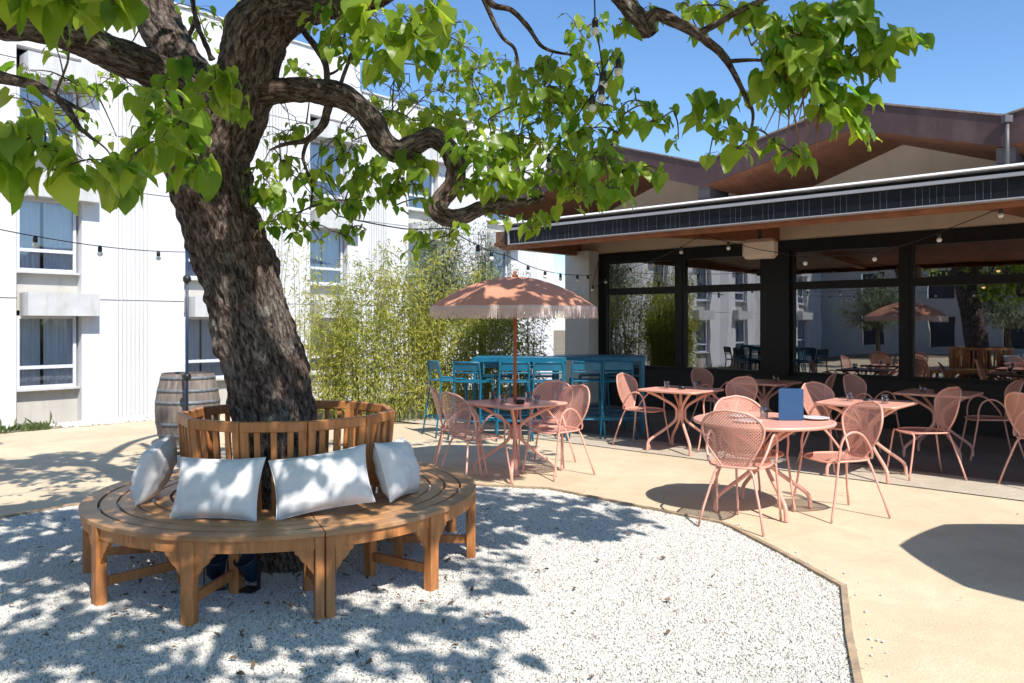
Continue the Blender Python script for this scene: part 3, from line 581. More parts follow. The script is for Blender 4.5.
# connect clumps with twigs, nearest first
tw=MB(); NP=[n_[0] for n_ in nodes]; narr=np.array([tuple(p) for p in NP])
todo=list(range(len(CL))); cen=np.array([tuple(q[0]) for q in CL])
def cost(A,B_): 
    dv=A-B_; dist=np.linalg.norm(dv,axis=-1); return dist
D=np.array([np.min(np.linalg.norm(narr-cc,axis=1)) for cc in cen]); who=np.array([int(np.argmin(np.linalg.norm(narr-cc,axis=1))) for cc in cen])
left=np.ones(len(CL),bool); leaves=[]
while left.any():
    i=int(np.argmin(np.where(left,D,1e9))); left[i]=False
    a=Vector(narr[who[i]]); b=Vector(cen[i]); Ld=(b-a).length
    mid=[]; kk=max(2,int(Ld/.12))
    for j in range(kk+1):
        t=j/kk; jit=Vector((random.gauss(0,1),random.gauss(0,1),random.gauss(0,1)))*.03*min(1,Ld)*(1 if 0<j<kk else 0)
        sag=Vector((0,0,.10*Ld*math.sin(PI*t)))
        mid.append(a.lerp(b,t)+jit+sag)
    r0=min(.012,.0045+.006*Ld)
    if Ld>.02:
        rr=[r0+( .0032-r0)*(j/kk) for j in range(kk+1)]
        q=cat([tuple(m_)+(r_,) for m_,r_ in zip(mid,rr)],3); tw.tube([Vector(m_[:3])-TO for m_ in q],[m_[3] for m_ in q],n=5)
    newp=np.array([tuple(m_) for m_ in mid]); base=len(narr); narr=np.vstack([narr,newp])
    dd=np.linalg.norm(cen[:,None,:]-newp[None],axis=2); mn=dd.min(1); am=dd.argmin(1); up=mn<D; D=np.where(up,mn,D); who=np.where(up,am+base,who)
    # leaves
    _,rd,n_,ls=CL[i]; tonec=random.random()
    if i<nvis:
        if CL[i][0].y<4.35: n_=int(n_*1.35+.5); ls*=.88; rd*=1.05
        else: n_=int(n_*1.6+.5); ls*=.68; rd*=1.08
    grow=(b-a).normalized() if Ld>.05 else Vector((0,0,1))
    for j in range(n_):
        ang=random.uniform(0,2*PI); rr_=rd*random.random()**.6
        o=Vector((math.cos(ang)*rr_,math.sin(ang)*rr_,random.uniform(-.5,.4)*rd)); pos=b+o
        h=o.copy(); h.z=0
        if h.length<.01: h=Vector((1,0,0))
        h.normalize(); dr=h*random.uniform(.25,.9)+Vector((0,0,-random.uniform(.25,1.1)))+Vector((random.gauss(0,.25),random.gauss(0,.25),0))
        nm=Vector((random.gauss(0,.35),random.gauss(0,.35),1.0))+h*.5+Vector((.15,-.3,0))
        s_=ls*random.choice((.35,.5,.65,.8,.95,1,1.15))*random.uniform(.88,1.12)
        tw.tube([b+o*.15-TO,b+o*.7+Vector((0,0,.015))-TO,pos-TO],[.0022,.0016,.0016],n=3,caps=False)
        leaves.append((tuple(pos-TO),tuple(dr),tuple(nm),s_,s_*random.uniform(.74,.95),min(1,max(0,tonec*.45+random.random()**1.3*.8-.12))))
# bare wispy twigs in the middle of the crown
for (px,py,d) in [(395,75,5.4),(385,90,5.4),(410,80,5.4),(400,95,5.3),(425,88,5.6),(415,60,5.6),(300,150,5.2),(320,150,5.2),(340,165,5.1),(290,105,5.2),(275,120,5.2),(345,120,5.2),(360,130,5.2),(470,110,5.6),(510,120,5.4),(490,140,5),(530,150,4.9),(330,185,5.1),(100,120,5),(120,110,5),(140,90,4.8),(60,100,5),(110,140,5),(130,125,5)]*2:
    p=P(px+random.uniform(-12,12),py+random.uniform(-12,12),d); i=int(np.argmin(np.linalg.norm(narr-np.array(tuple(p)),axis=1))); a=Vector(narr[i]); pts=[a]
    v=(p-a).normalized() if (p-a).length>.02 else Vector((0,0,-1))
    for j in range(8):
        v=(v+Vector((random.gauss(0,.45),random.gauss(0,.3),random.gauss(-.12,.4)))).normalized(); pts.append(pts[-1]+v*.055)
        if random.random()<.5:
            w=(v+Vector((random.gauss(0,.8),random.gauss(0,.5),random.gauss(0,.8)))).normalized(); tw.tube([pts[-1]-TO,pts[-1]+w*.05-TO,pts[-1]+w*.09+Vector((0,0,-.02))-TO],[.002,.0015,.001],n=3,caps=False)
    tw.tube([q-TO for q in pts],[.0042-.0003*j for j in range(len(pts))],n=4,caps=False)
tw.build('twigs',M['twig'],tree)
leaf_mesh('crown',leaves,heart_template(),M['leaf'],tree,fold=.24,droop=.26)
print('leaves',len(leaves))
pm=MB()
for i in range(16):
    x=random.uniform(785,822); p=P(x,random.uniform(62,92),3.92); L_=random.uniform(.2,.36); dx=random.gauss(0,.03)
    pm.tube([p-TO,p+Vector((dx,0,-L_*.5))-TO,p+Vector((dx*1.8,.01,-L_))-TO],[.003,.0042,.002],n=5)
pm.build('seed_pods',M['pod'],tree)
# dry litter under the bench and on the gravel
lt=[]
for i in range(620):
    gx,gy=random.gauss(-1.5,1.3),random.gauss(4.5,1.0)
    if gy<2.6 or gx>1.5 or gx<-5: continue
    s_=random.choice((.012,.018,.025,.04)); lt.append(((gx,gy,.026+random.uniform(0,.006)),(random.gauss(0,1),random.gauss(0,1),.1),(random.gauss(0,.4),random.gauss(0,.4),1),s_,s_*.5,random.random()))
for i in range(160):
    gx,gy=random.uniform(-1,1.6),random.uniform(3.2,7)
    s_=random.choice((.01,.015,.02)); lt.append(((gx,gy,.026),(random.gauss(0,1),random.gauss(0,1),.1),(0.1,.2,1),s_,s_*.4,random.random()))
for i in range(260):
    gx,gy=random.uniform(-6.5,6),random.uniform(2.8,10.8)
    if gx>-1.9 and random.random()<.6: continue
    s_=random.choice((.01,.015,.022,.035)); lt.append(((gx,gy,.022),(random.gauss(0,1),random.gauss(0,1),.15),(random.gauss(0,.3),.2,1),s_,s_*.5,random.random()))
o=leaf_mesh('leaf_litter',lt,heart_template(),M['litter'],None); tag(o,'dry brown leaf scraps scattered over the white gravel','leaf litter',kind='stuff')

# ------------------------------------------------------------ round bench
BC=Vector((-1.425,5.1,0)); bench=thing('tree_bench','circular slatted teak bench with a ring backrest built round the tree trunk','bench',tuple(BC))
ANG=[rad(-131.5+32.727*i) for i in range(11)]
def ring(mb,r0,r1,z0,z1,a0,a1,n):
    vs=[]
    for i in range(n+1):
        a=a0+(a1-a0)*i/n; ca,sa=math.cos(a),math.sin(a); b_=.003
        for r_,z_ in((r0,z0),(r0,z1-b_),(r0+b_,z1),(r1-b_,z1),(r1,z1-b_),(r1,z0)): vs.append((r_*ca,r_*sa,z_))
    fs=[(i*6+j,i*6+(j+1)%6,(i+1)*6+(j+1)%6,(i+1)*6+j) for i in range(n) for j in range(6)]
    fs+=[(0,1,2,3,4,5)[::-1],tuple(n*6+j for j in range(6))]
    mb.add(vs,fs)
seams=[ANG[2],ANG[7]+rad(0)]
sm=MB(); edges=[.60,.70,.80,.895,.99,1.09,1.20]
for i in range(6):
    for a,b in((seams[0],seams[1]),(seams[1],seams[0]+2*PI)):
        r0,r1=edges[i]+.006,edges[i+1]-.008
        ring(sm,r0,r1,.428,.451+.0008*(i%2),a+.003/r1,b-.003/r1,70)
sm.build('seat',M['teak_seat'],bench)
ap=MB()
for a,b in((seams[0],seams[1]),(seams[1],seams[0]+2*PI)): ring(ap,1.145,1.177,.365,.4275,a+.002,b-.002,70); ring(ap,.66,.69,.36,.4275,a+.002,b-.002,60)
ap.build('apron',M['teak'],bench)
def rot(a): return Matrix.Rotation(a,3,'Z')
for i,a in enumerate(ANG):
    Rm=rot(a); er=Rm@Vector((1,0,0)); et=Rm@Vector((0,1,0))
    if i in(2,7):
        m=MB()
        for sg in(-1,1): m.box(er*1.163+et*sg*.0265+Vector((0,0,.2137)),(.055,.046,.4275),Rm,.004)
        m.build('leg',M['teak'],bench)
    else: MB().box(er*1.163+Vector((0,0,.2137)),(.058,.068,.4275),Rm,.004).build('leg',M['teak'],bench)
    # inner leg continues as a backrest post
    m=MB(); m.bar(er*.70,er*.70+Vector((0,0,.4275)),.055,.055,bev=.003,up=et); m.build('leg',M['teak'],bench)
    MB().bar(er*.73+Vector((0,0,.125)),er*1.134+Vector((0,0,.125)),.024,.05,bev=.002).build('stretcher',M['teak'],bench)
    for sg in(-1,1):
        off=.055 if i in(2,7) else .037
        prof=[(0,0),(.095,0),(.09,-.018),(.074,-.028),(.066,-.045),(.052,-.062),(.035,-.072),(.026,-.092),(.012,-.11),(0,-.13)]
        base=er*1.172+et*sg*off+Vector((0,0,.364))
        def MM(v,base=base,er=er,et=et,sg=sg): return base+et*(sg*v.x)+Vector((0,0,v.y))+er*(v.z+.0)-er*(v.x*v.x*.45)
        MB().poly(prof,.022,MM).build('bracket',M['teak'],bench)
ZT=.945
for i in range(11):
    a0=ANG[i]; a1=ANG[(i+1)%11]
    if a1<a0: a1+=2*PI
    lo=lambda a:Vector((.615*math.cos(a),.615*math.sin(a),.43)); hi=lambda a:Vector((.655*math.cos(a),.655*math.sin(a),ZT-.055))
    A0,A1=lo(a0),lo(a1); H0,H1=hi(a0),hi(a1); t=(H1-H0).normalized()
    outv=((H0+H1)/2); outv.z=0; outv.normalize()
    for (l,h,ins) in((A0,H0,.024),(A1,H1,-.024)): MB().bar(l+t*ins,h+t*ins+Vector((0,0,.02)),.044,.036,up=outv,bev=.003).build('post',M['teak'],bench)
    m=MB(); m.bar(H0+t*.001+Vector((0,0,.03)),H1-t*.001+Vector((0,0,.03)),.040,.060,bev=.006); m.build('top_rail',M['teak'],bench)
    m=MB()
    for k_ in(1,2,3):
        f=k_/4; m.bar(A0.lerp(A1,f),H0.lerp(H1,f)+Vector((0,0,.002)),.034,.014,up=outv,bev=.002)
    m.build('back_slats',M['teak'],bench)

# cushions
def cushion(label,ang,r,lean,roll,w=.50,h=.34,th=.185,yaw=0):
    m=MB(); nu,nv=34,24; vs=[];uv=[]
    for side in(1,-1):
        for j in range(nv+1):
            for i in range(nu+1):
                u=i/nu*2-1; v=j/nv*2-1
                x=w/2*u*(1-.07*(1-v*v)**1.0*abs(u)**2); y=h/2*v*(1-.08*(1-u*u)*abs(v)**2)
                f=max(0,(1-abs(u)**2.9))**.62*max(0,(1-abs(v)**2.9))**.62
                wr=noise.noise(Vector((u*3+ang*9,v*3,side)))*.013+noise.noise(Vector((u*9,v*2.5+ang*3,side)))*.010*(abs(u)**2+.25)+noise.noise(Vector((u*3,v*11+ang,side)))*.006*abs(v)
                z=side*(th/2*f+.002)+wr*min(1,f*2.2)
                vs.append((x,y,z))
    n1=(nu+1)*(nv+1); fs=[]
    for j in range(nv):
        for i in range(nu):
            a=j*(nu+1)+i; fs.append((a,a+1,a+nu+2,a+nu+1)); fs.append((n1+a,n1+a+nu+1,n1+a+nu+2,n1+a+1))
    for i in range(nu): fs.append((i,n1+i,n1+i+1,i+1)); a=nv*(nu+1)+i; fs.append((a,a+1,n1+a+1,n1+a))
    for j in range(nv): a=j*(nu+1); fs.append((a,a+nu+1,n1+a+nu+1,n1+a)); a+=nu; fs.append((a,n1+a,n1+a+nu+1,a+nu+1))
    m.add(vs,fs,smooth=True); o=m.build('cushion',M['cushion'])
    lp_=[vs[i] for i in range(nu+1)]+[vs[j*(nu+1)+nu] for j in range(1,nv+1)]+[vs[nv*(nu+1)+i] for i in range(nu-1,-1,-1)]+[vs[j*(nu+1)] for j in range(nv-1,-1,-1)]
    MB().tube([(a[0]*1.004,a[1]*1.004,0) for a in lp_],.0032,5,caps=False).build('piping',M['cushion'],o); tag(o,label,'cushion','white cushions leaning on the round bench')
    out=Vector((math.cos(ang),math.sin(ang),0)); zax=(rot(yaw)@out)*math.cos(lean)+Vector((0,0,math.sin(lean))); zax.normalize()
    xax=Vector((0,0,1)).cross(zax).normalized(); yax=zax.cross(xax)
    Mx=Matrix((xax,yax,zax)).transposed()@Matrix.Rotation(roll,3,'Z')
    hz=h/2*math.cos(lean)+abs(w/2*math.sin(roll)); o.matrix_world=Matrix.Translation(BC+out*r+Vector((0,0,.453+hz-.01)))@Mx.to_4x4()
cushion('white cushion seen nearly edge on, leftmost on the round bench',rad(-157),.79,rad(20),rad(-6),w=.46,h=.34,yaw=rad(-10))
cushion('white rectangular cushion facing the camera in front of the left side of the trunk',rad(-103),.79,rad(22),rad(1),w=.49,h=.34,yaw=rad(6))
cushion('larger tilted white cushion facing the camera right of the trunk, its right corner raised',rad(-62),.80,rad(24),rad(8),w=.53,h=.33,yaw=rad(-14))
cushion('white cushion turned sideways, rightmost on the round bench',rad(-21),.78,rad(18),rad(-4),w=.44,h=.35,yaw=rad(8))

# spotlights at the trunk foot
for (px,py,lab,an) in ((216,592,'dark blue spotlight under the bench, left one of the pair',.4),(249,594,'dark blue spotlight under the bench close to an inner leg, right one of the pair',-.3)):
    d=EYE*F/(py-HY); t=thing('ground_spotlight',lab,'spotlight',((px-CX)/F*d,d,.02),an,'spotlights at the foot of the tree')
    Mr=Matrix.Rotation(rad(35),3,'X')
    MB().lathe((0,0,.13),[(.035,-.09),(.05,-.06),(.055,.05),(.062,.07),(.058,.08),(.05,.06)],16,M=Mr).build('housing',M['navyplastic'],t)
    m=MB(); m.box((0,0,.006),(.09,.09,.012),bev=.003); m.bar((-.062,0,.01),(-.062,0,.15),.006,.03); m.bar((.062,0,.01),(.062,0,.15),.006,.03); m.build('bracket',M['black'],t)

# ------------------------------------------------------------ tables and chairs
def make_table(rnd=False):
    t=thing('bistro_table','x','table'); a=.38 if not rnd else .55; m=MB()
    # rounded square top with rolled rim
    out=[]
    for q in range(4 if not rnd else 0):
        cx_,cy_=((a-.05)*(1 if q in(0,3) else -1),(a-.05)*(1 if q in(0,1) else -1))
        for k_ in range(7): an=PI/2*q+PI/2*k_/6; out.append((cx_+.05*math.cos(an),cy_+.05*math.sin(an)))
    if rnd: out=[(a*math.cos(2*PI*k_/64),a*math.sin(2*PI*k_/64)) for k_ in range(64)]
    n=len(out); vs=[];lv=[(0.94,.722),(.97,.728),(1.0,.724),(1.003,.714),(.99,.700),(.965,.700)]
    for s_,z in lv: vs+=[(x*s_,y*s_,z) for x,y in out]
    fs=[(i*n+k_,i*n+(k_+1)%n,(i+1)*n+(k_+1)%n,(i+1)*n+k_) for i in range(len(lv)-1) for k_ in range(n)]
    m.add([v for v in vs],[f[::-1] for f in fs],smooth=True); m.add([(x*.94,y*.94,.722) for x,y in out],[tuple(range(n))]); m.add([(x*.965,y*.965,.701) for x,y in out],[tuple(range(n))[::-1]])
    m.build('top',M['pink'],t)
    for q in range(4):
        an=PI/4+q*PI/2; c_,s_=math.cos(an),math.sin(an)
        prof=[(.40,.697),(.30,.655),(.20,.60),(.10,.54),(.055,.49),(.05,.44),(.055,.38),(.09,.33),(.18,.26),(.32,.165),(.375,.12),(.395,.085),(.40,.04),(.40,.0)]
        p=cat([(r_*c_,r_*s_,z) for r_,z in prof],4); MB().tube(p,.0165,9).build('leg',M['pink'],t)
    m=MB(); m.tube([(0,0,.36),(0,0,.50)],.04,12); m.tube([(0,0,.50),(0,0,.70)],.018,10); m.build('hub',M['pink'],t)
    return t
def make_chair(arms=True):
    t=thing('bistro_armchair' if arms else 'bistro_chair','x','chair')
    m=MB(); nu,nv=14,14; vs=[];uv=[]
    def seatp(u,v):  # u across -1..1, v -1 rear..1 front
        w=.215+.012*v; x=u*w*math.sqrt(max(0,1-.32*v*v)); y=v*.215*math.sqrt(max(0,1-.28*u*u)); z=.448-.016*(1-u*u)*(1-v*v)-(.012*v**3 if v>0 else 0); return (x,y,z)
    for j in range(nv+1):
        for i in range(nu+1): vs.append(seatp(i/nu*2-1,j/nv*2-1))
    fs=[];uvs=[]
    for j in range(nv):
        for i in range(nu):
            f=(j*(nu+1)+i,j*(nu+1)+i+1,(j+1)*(nu+1)+i+1,(j+1)*(nu+1)+i); fs.append(f); uvs.append([(vs[k_][0],vs[k_][1]) for k_ in f])
    m.add(vs,fs,uvs,True); m.build('seat',M['perf'],t)
    rim=[seatp(math.copysign(1,math.cos(a))*min(1,abs(math.cos(a))*1.25),math.copysign(1,math.sin(a))*min(1,abs(math.sin(a))*1.25)) for a in [2*PI*k_/28 for k_ in range(28)]]
    rim.append(rim[0]); MB().tube(rim,.0085,6,caps=False).build('seat_frame',M['pink'],t)
    # fan back
    def backp(u,v):  # v 0 bottom..1 top
        hw=.085+.143*math.sin(min(1,v/.72)*PI/2)
        if v>.60: hw*=math.sqrt(max(0,1-((v-.60)/.402)**2.3))
        x=u*hw; z=.450+.425*v; y=-.195-.135*v**.9+ .085*(x/.25)**2*(.4+.6*v); return (x,y,z)
    m=MB(); vs=[];nu,nv=16,22
    for j in range(nv+1):
        for i in range(nu+1): vs.append(backp(i/nu*2-1,j/nv))
    fs=[];uvs=[]
    for j in range(nv):
        for i in range(nu):
            f=(j*(nu+1)+i,j*(nu+1)+i+1,(j+1)*(nu+1)+i+1,(j+1)*(nu+1)+i); fs.append(f); uvs.append([(vs[k_][0],vs[k_][2]) for k_ in f])
    m.add(vs,fs,uvs,True); m.build('backrest',M['perf'],t)
    L_=[backp(-1,j/24) for j in range(25)]; R_=[backp(1,j/24) for j in range(25)]
    MB().tube(L_+R_[::-1][1:]+[L_[0]],.0095,6,caps=False).build('back_frame',M['pink'],t)
    for sg in(-1,1):
        if arms:
            arm=cat([(sg*.222,.155,.445),(sg*.235,.15,.55),(sg*.238,.115,.635),(sg*.238,.04,.672),(sg*.236,-.04,.65),(sg*.225,-.11,.58),(sg*.20,-.165,.50),(sg*.175,-.18,.455)],4)
            MB().tube(arm,.0095,7).build('arm',M['pink'],t)
        MB().tube(cat([(sg*.16,.2,.437),(sg*.205,.185,.43),(sg*.225,.19,.38),(sg*.235,.215,.2),(sg*.245,.245,0)] if not arms else [(sg*.222,.155,.45),(sg*.228,.17,.35),(sg*.238,.205,.15),(sg*.245,.235,0)],3),.0095,7).build('leg',M['pink'],t)
        MB().tube([(sg*.10,-.185,.452),(sg*.14,-.20,.40),(sg*.205,-.262,.15),(sg*.235,-.30,0)],.0095,7).build('leg',M['pink'],t)
    return t
table0=make_table(); chA=make_chair(True); chB=make_chair(False); used={'t':0,'a':0,'b':0}
TR=rad(138); GT='salmon metal bistro tables on the terrace'; GC='salmon perforated metal chairs around the terrace tables'
def put_table(x,y,label,rz=TR):
    if not used['t']: used['t']=1; table0.location=(x,y,.006); table0.rotation_euler=(0,0,rz); table0['label']=label; table0['group']=GT; return table0
    return dup(table0,(x,y,.006),rz,label,GT)
def put_chair(x,y,fx,fy,label,arms=True):
    rz=math.atan2(fy,fx)-PI/2; src=chA if arms else chB; k_='a' if arms else 'b'
    if not used[k_]: used[k_]=1; src.location=(x,y,.006); src.rotation_euler=(0,0,rz); src['label']=label; src['group']=GC; return src
    return dup(src,(x,y,.006),rz,label,GC)
put_table(.03,7.85,'salmon bistro table standing under the fringed parasol',TR-rad(8))
rt=make_table(True); rt.location=(2.02,6.40,.006); rt.rotation_euler=(0,0,TR+rad(4)); rt['label']='sunlit round salmon table nearest the camera, carrying the blue menu and white plates'; rt['group']=GT
put_table(2.0,9.42,'sunlit salmon table left of the blue menu, farther back by the shade edge')
put_table(3.50,7.85,'sunlit salmon table right of the blue menu, two tumblers and a black ashtray on it')
put_table(4.80,8.95,'shaded salmon table under the canopy on the right, before the window')
put_table(3.36,10.6,'shaded salmon table under the canopy in the middle, behind the blue menu')
put_chair(-.33,7.42,.78,.62,'salmon armchair at the parasol table, near left, its back towards the camera')
put_chair(-.50,8.0,.9,.1,'salmon armchair at the parasol table, far left, half hidden behind another chair')
put_chair(.44,7.90,-.80,-.60,'salmon armchair at the parasol table, near right, seen from the side')
put_chair(.36,8.42,-.35,-.9,'salmon armchair at the far right of the parasol table, facing the camera')
put_chair(1.72,5.98,.50,.86,'salmon armchair nearest the camera, its back before the blue menu table')
put_chair(1.97,6.52,.2,-1,'salmon armchair on the far side of the blue menu table, back rim above the plates')
put_chair(2.56,6.27,-.96,-.27,'salmon armchair right of the blue menu, facing left')
put_chair(3.34,8.22,.4,-.9,'lit salmon armchair directly right of the top of the blue menu')
put_chair(4.04,7.82,-.98,.03,'armless salmon chair right of the sunlit table with the ashtray',False)
put_chair(5.30,8.85,-.95,.28,'shaded salmon armchair at the far right by the window table')
put_chair(4.34,9.55,.55,-.8,'shaded salmon armchair behind the tumblers, left of the window table')
put_chair(2.82,11.0,.6,-.8,'shaded salmon armchair left of the middle table under the canopy')
put_chair(3.88,10.35,-.8,.5,'shaded salmon armchair right of the middle table under the canopy')
put_chair(1.62,9.78,.76,-.65,'sunlit salmon armchair left of the back left table, facing right')
put_chair(2.50,9.2,-.82,-.57,'sunlit salmon chair right of the back left table')
put_chair(4.90,7.28,.95,.25,'salmon armchair cut by the right edge of the photo')

def tumbler(x,y,z,label,up=False):
    m=MB(); m.lathe((0,0,0),[(.030,0),(.033,.02),(.036,.09),(.034,.09),(.031,.02),(.026,.012)],18)
    o=m.build('tumbler',M['tumbler']); o.location=(x,y,z); tag(o,label,'glass','tumblers set on the terrace tables')
def ashtray(x,y,z,label):
    m=MB(); m.lathe((0,0,0),[(.040,0),(.045,.01),(.045,.034),(.039,.034),(.036,.012),(.01,.01)],20); o=m.build('ashtray',M['black']); o.location=(x,y,z); tag(o,label,'ashtray','black ashtrays on the terrace tables')
TZ=.731
def atp(px,d): return (px-CX)/F*d
for px,d,w in ((493,7.95,'far left tumbler on the parasol table'),(503,7.6,'tumbler on the parasol table just left of the pole'),(529,7.95,'tumbler on the parasol table behind the ashtray'),(536,7.6,'far right tumbler on the parasol table'),
  (677,9.15,None),(643.5+24,9.55,None)): 
    if w: tumbler(atp(px,d),d,TZ,w)
tumbler(atp(667,9.45),9.45,TZ,'left tumbler on the back left sunlit table'); tumbler(atp(697,9.4),9.4,TZ,'right tumbler on the back left sunlit table')
tumbler(atp(850,7.95),7.95,TZ,'tumbler left of the ashtray on the sunlit right table'); tumbler(atp(885,7.7),7.7,TZ,'tumbler right of the ashtray on the sunlit right table')
tumbler(atp(764,6.5),6.5,TZ,'tumbler beside the blue menu'); 
tumbler(atp(923,8.95),8.95,TZ,'left tumbler on the shaded table by the right window'); tumbler(atp(952,8.9),8.9,TZ,'right tumbler on the shaded table by the right window')
tumbler(atp(749,10.7),10.7,TZ,'left tumbler on the middle shaded table'); tumbler(atp(776,10.6),10.6,TZ,'right tumbler on the middle shaded table')
ashtray(atp(520,7.7),7.7,TZ,'black ashtray on the parasol table'); ashtray(atp(682,9.4),9.4,TZ,'black ashtray on the back left sunlit table'); ashtray(atp(868,7.8),7.8,TZ,'black ashtray on the sunlit right table'); ashtray(atp(938,8.9),8.9,TZ,'black ashtray on the shaded right table')
for (px,d,r_,lab) in ((740,6.55,.10,'white plate on the menu table, far left'),(748,6.22,.11,'white plate on the menu table, near left'),(815,6.42,.115,'white plate right of the blue menu')):
    m=MB(); m.lathe((0,0,0),[(r_*.55,0),(r_*.62,.004),(r_*.98,.014),(r_,.016),(r_*.97,.018),(r_*.62,.009),(.01,.007)],32); o=m.build('plate',M['paper']); o.location=(atp(px,d),d,TZ); tag(o,lab,'plate','white plates on the menu table')
t=thing('menu','navy blue folded menu card standing upright on the nearest table','menu',(atp(791,6.35),6.35,TZ),rad(-3))
m=MB(); m.bar((-.098,0,.125),(.098,.0,.125),.006,.25,bev=.002); m.build('front_cover',M['navy'],t)
m=MB(); m.bar((.098,.006,.125),(-.05,.13,.125),.006,.25,bev=.002); m.build('back_cover',M['navy'],t)

# ------------------------------------------------------------ parasols
def parasol(name,label,x,y,Rr,zr,za,rz=0,hp=0):
    t=thing(name,label,'parasol',(x,y,0),rz,'fringed salmon parasols'); m=MB(); n=8; sub=6; rings=12; vs=[]
    for j in range(rings+1):
        f=j/rings
        for i in range(n):
            for k_ in range(sub):
                a=2*PI*(i+k_/sub)/n; u=k_/sub
                ch=math.cos(PI/n)/math.cos(2*PI/n*(u-.5)); r_=Rr*f*(.35+.65*ch*1.0) if True else 0
                sag=.035*math.sin(PI*u)*math.sin(PI*min(1,f*.95))*Rr
                z=zr+(za-zr)*(1-f**2.0*.97-f*.03)-sag
                vs.append((r_*math.cos(a),r_*math.sin(a),z))
    q=n*sub; fs=[(j*q+i,j*q+(i+1)%q,(j+1)*q+(i+1)%q,(j+1)*q+i) for j in range(rings) for i in range(q)]
    m.add(vs,fs,smooth=True); m.build('canopy',M['parasol'],t)
    # fringe tassels
    m=MB(); rim=vs[rings*q:]; 
    for i in range(q):
        a=Vector(rim[i]); b=Vector(rim[(i+1)%q]); kk=max(4,int((b-a).length/.011))
        for k_ in range(kk):
            p=a.lerp(b,(k_+.5)/kk); w=(b-a).normalized()*.0045; l_=.105*Rr/.82*random.uniform(.88,1.08); o=Vector((p.x,p.y,0)).normalized(); sw=o*random.uniform(-.012,.014)+w*random.uniform(-1.5,1.5)
            m.add([p-w+o*.002,p+w+o*.002,p+w*.9+sw*.5+Vector((0,0,-l_*.6)),p-w*.9+sw*.5+Vector((0,0,-l_*.6)),p+w*.7+sw+Vector((0,0,-l_)),p-w*.7+sw+Vector((0,0,-l_))],[(0,1,2,3),(3,2,4,5)])
    m.build('fringe',M['fringe'],t)
    m=MB()
    for i in range(q): 
        a=Vector(rim[i]); b=Vector(rim[(i+1)%q]); up=Vector((0,0,.016)); m.add([a+up*.4,b+up*.4,b-up*1.4,a-up*1.4],[(0,1,2,3)])
    m.build('trim',M['fringe'],t)
    MB().tube([(0,0,.05),(0,0,za+.01)],.019,14).build('pole',M['polewood'],t)
    MB().lathe((0,0,za),[(.03,0),(.032,.015),(.014,.03),(.02,.045),(.012,.06),(.003,.065)],12).build('finial',M['polewood'],t)
    for i in range(n):
        a=2*PI*i/n; mid=Vector((Rr*.5*math.cos(a),Rr*.5*math.sin(a),zr+(za-zr)*.74-.02)); m=MB()
        m.tube([(0.02*math.cos(a),.02*math.sin(a),za-.03),tuple(mid),tuple(Vector(rim[i*sub])+Vector((0,0,-.008)))],.005,5); m.tube([(.02*math.cos(a),.02*math.sin(a),zr-.02),tuple(mid)],.005,5); m.build('rib',M['polewood'],t)
    MB().lathe((0,0,0),[(.17,.0),(.17,.035),(.15,.05),(.04,.06),(.032,.2),(.0295,.2)] if hp else [(.05,.0),(.05,.012),(.03,.03),(.028,.3),(.021,.3)],24).build('base',M['black'] if hp else M['pink'],t)
    return t
parasol('parasol','salmon fringed parasol through the table beside the bar stools',.03,7.85,.84,1.665,1.965,rad(10))
parasol('parasol','large salmon parasol standing outside the right edge, seen only by its shadow on the path',4.44,3.48,1.10,2.0,2.4,rad(20),1)

# ------------------------------------------------------------ bar tables and stools
def make_stool():
    t=thing('bar_stool','x','bar stool'); MB().box((0,0,.745),(.40,.38,.022),bev=.01).build('seat',M['teal'],t)
    m=MB()
    Rm=Matrix.Rotation(rad(10),3,'X'); 
    m.box((0,-.20,.945),(.36,.012,.11),Rm,.004); m.box((0,-.192,.865),(.36,.01,.022),Rm,.003); m.build('backrest',M['teal'],t)
    for sg in(-1,1):
        MB().tube(cat([(sg*.235,.24,0),(sg*.20,.18,.5),(sg*.195,.17,.72),(sg*.195,.11,.765),(sg*.195,0,.77)],3),.0125,8).build('leg',M['teal'],t)
        MB().tube(cat([(sg*.235,-.27,0),(sg*.20,-.20,.5),(sg*.19,-.175,.74),(sg*.19,-.20,.9),(sg*.185,-.215,1.0)],3),.0125,8).build('leg',M['teal'],t)
    m=MB(); m.tube([(-.185,-.215,1.0),(.185,-.215,1.0)],.0125,8); m.build('back_rail',M['teal'],t)
    m=MB(); m.tube([(-.217,.213,.25),(.217,.213,.25)],.011,8); m.tube([(-.217,-.235,.25),(.217,-.235,.25)],.011,8)
    for sg in(-1,1): m.tube([(sg*.217,.213,.25),(sg*.217,-.235,.25)],.011,8)
    m.build('footrest',M['teal'],t); return t
def make_bartable(w,dp):
    t=thing('bar_table','x','table'); m=MB(); nsl=7
    for i in range(nsl): y=-dp/2+(i+.5)*dp/nsl; m.box((0,y,1.045),(w,dp/nsl-.012,.014),bev=.003)
    m.build('top',M['teal'],t)
    m=MB(); 
    for sg in(-1,1): m.bar((-w/2,sg*(dp/2-.01),1.018),(w/2,sg*(dp/2-.01),1.018),.022,.04); m.bar((sg*(w/2-.012),-dp/2+.022,1.018),(sg*(w/2-.012),dp/2-.022,1.018),.02,.038)
    m.build('frame',M['teal'],t)
    for a in(-1,1):
        for b in(-1,1): MB().bar((a*(w/2-.03),b*(dp/2-.03),0),(a*(w/2-.03),b*(dp/2-.03),1.0),.038,.038,bev=.004).build('leg',M['teal'],t)
    m=MB()
    for b in(-1,1): m.bar((-w/2+.05,b*(dp/2-.03),.22),(w/2-.05,b*(dp/2-.03),.22),.02,.03)
    m.build('foot_rail',M['teal'],t); return t
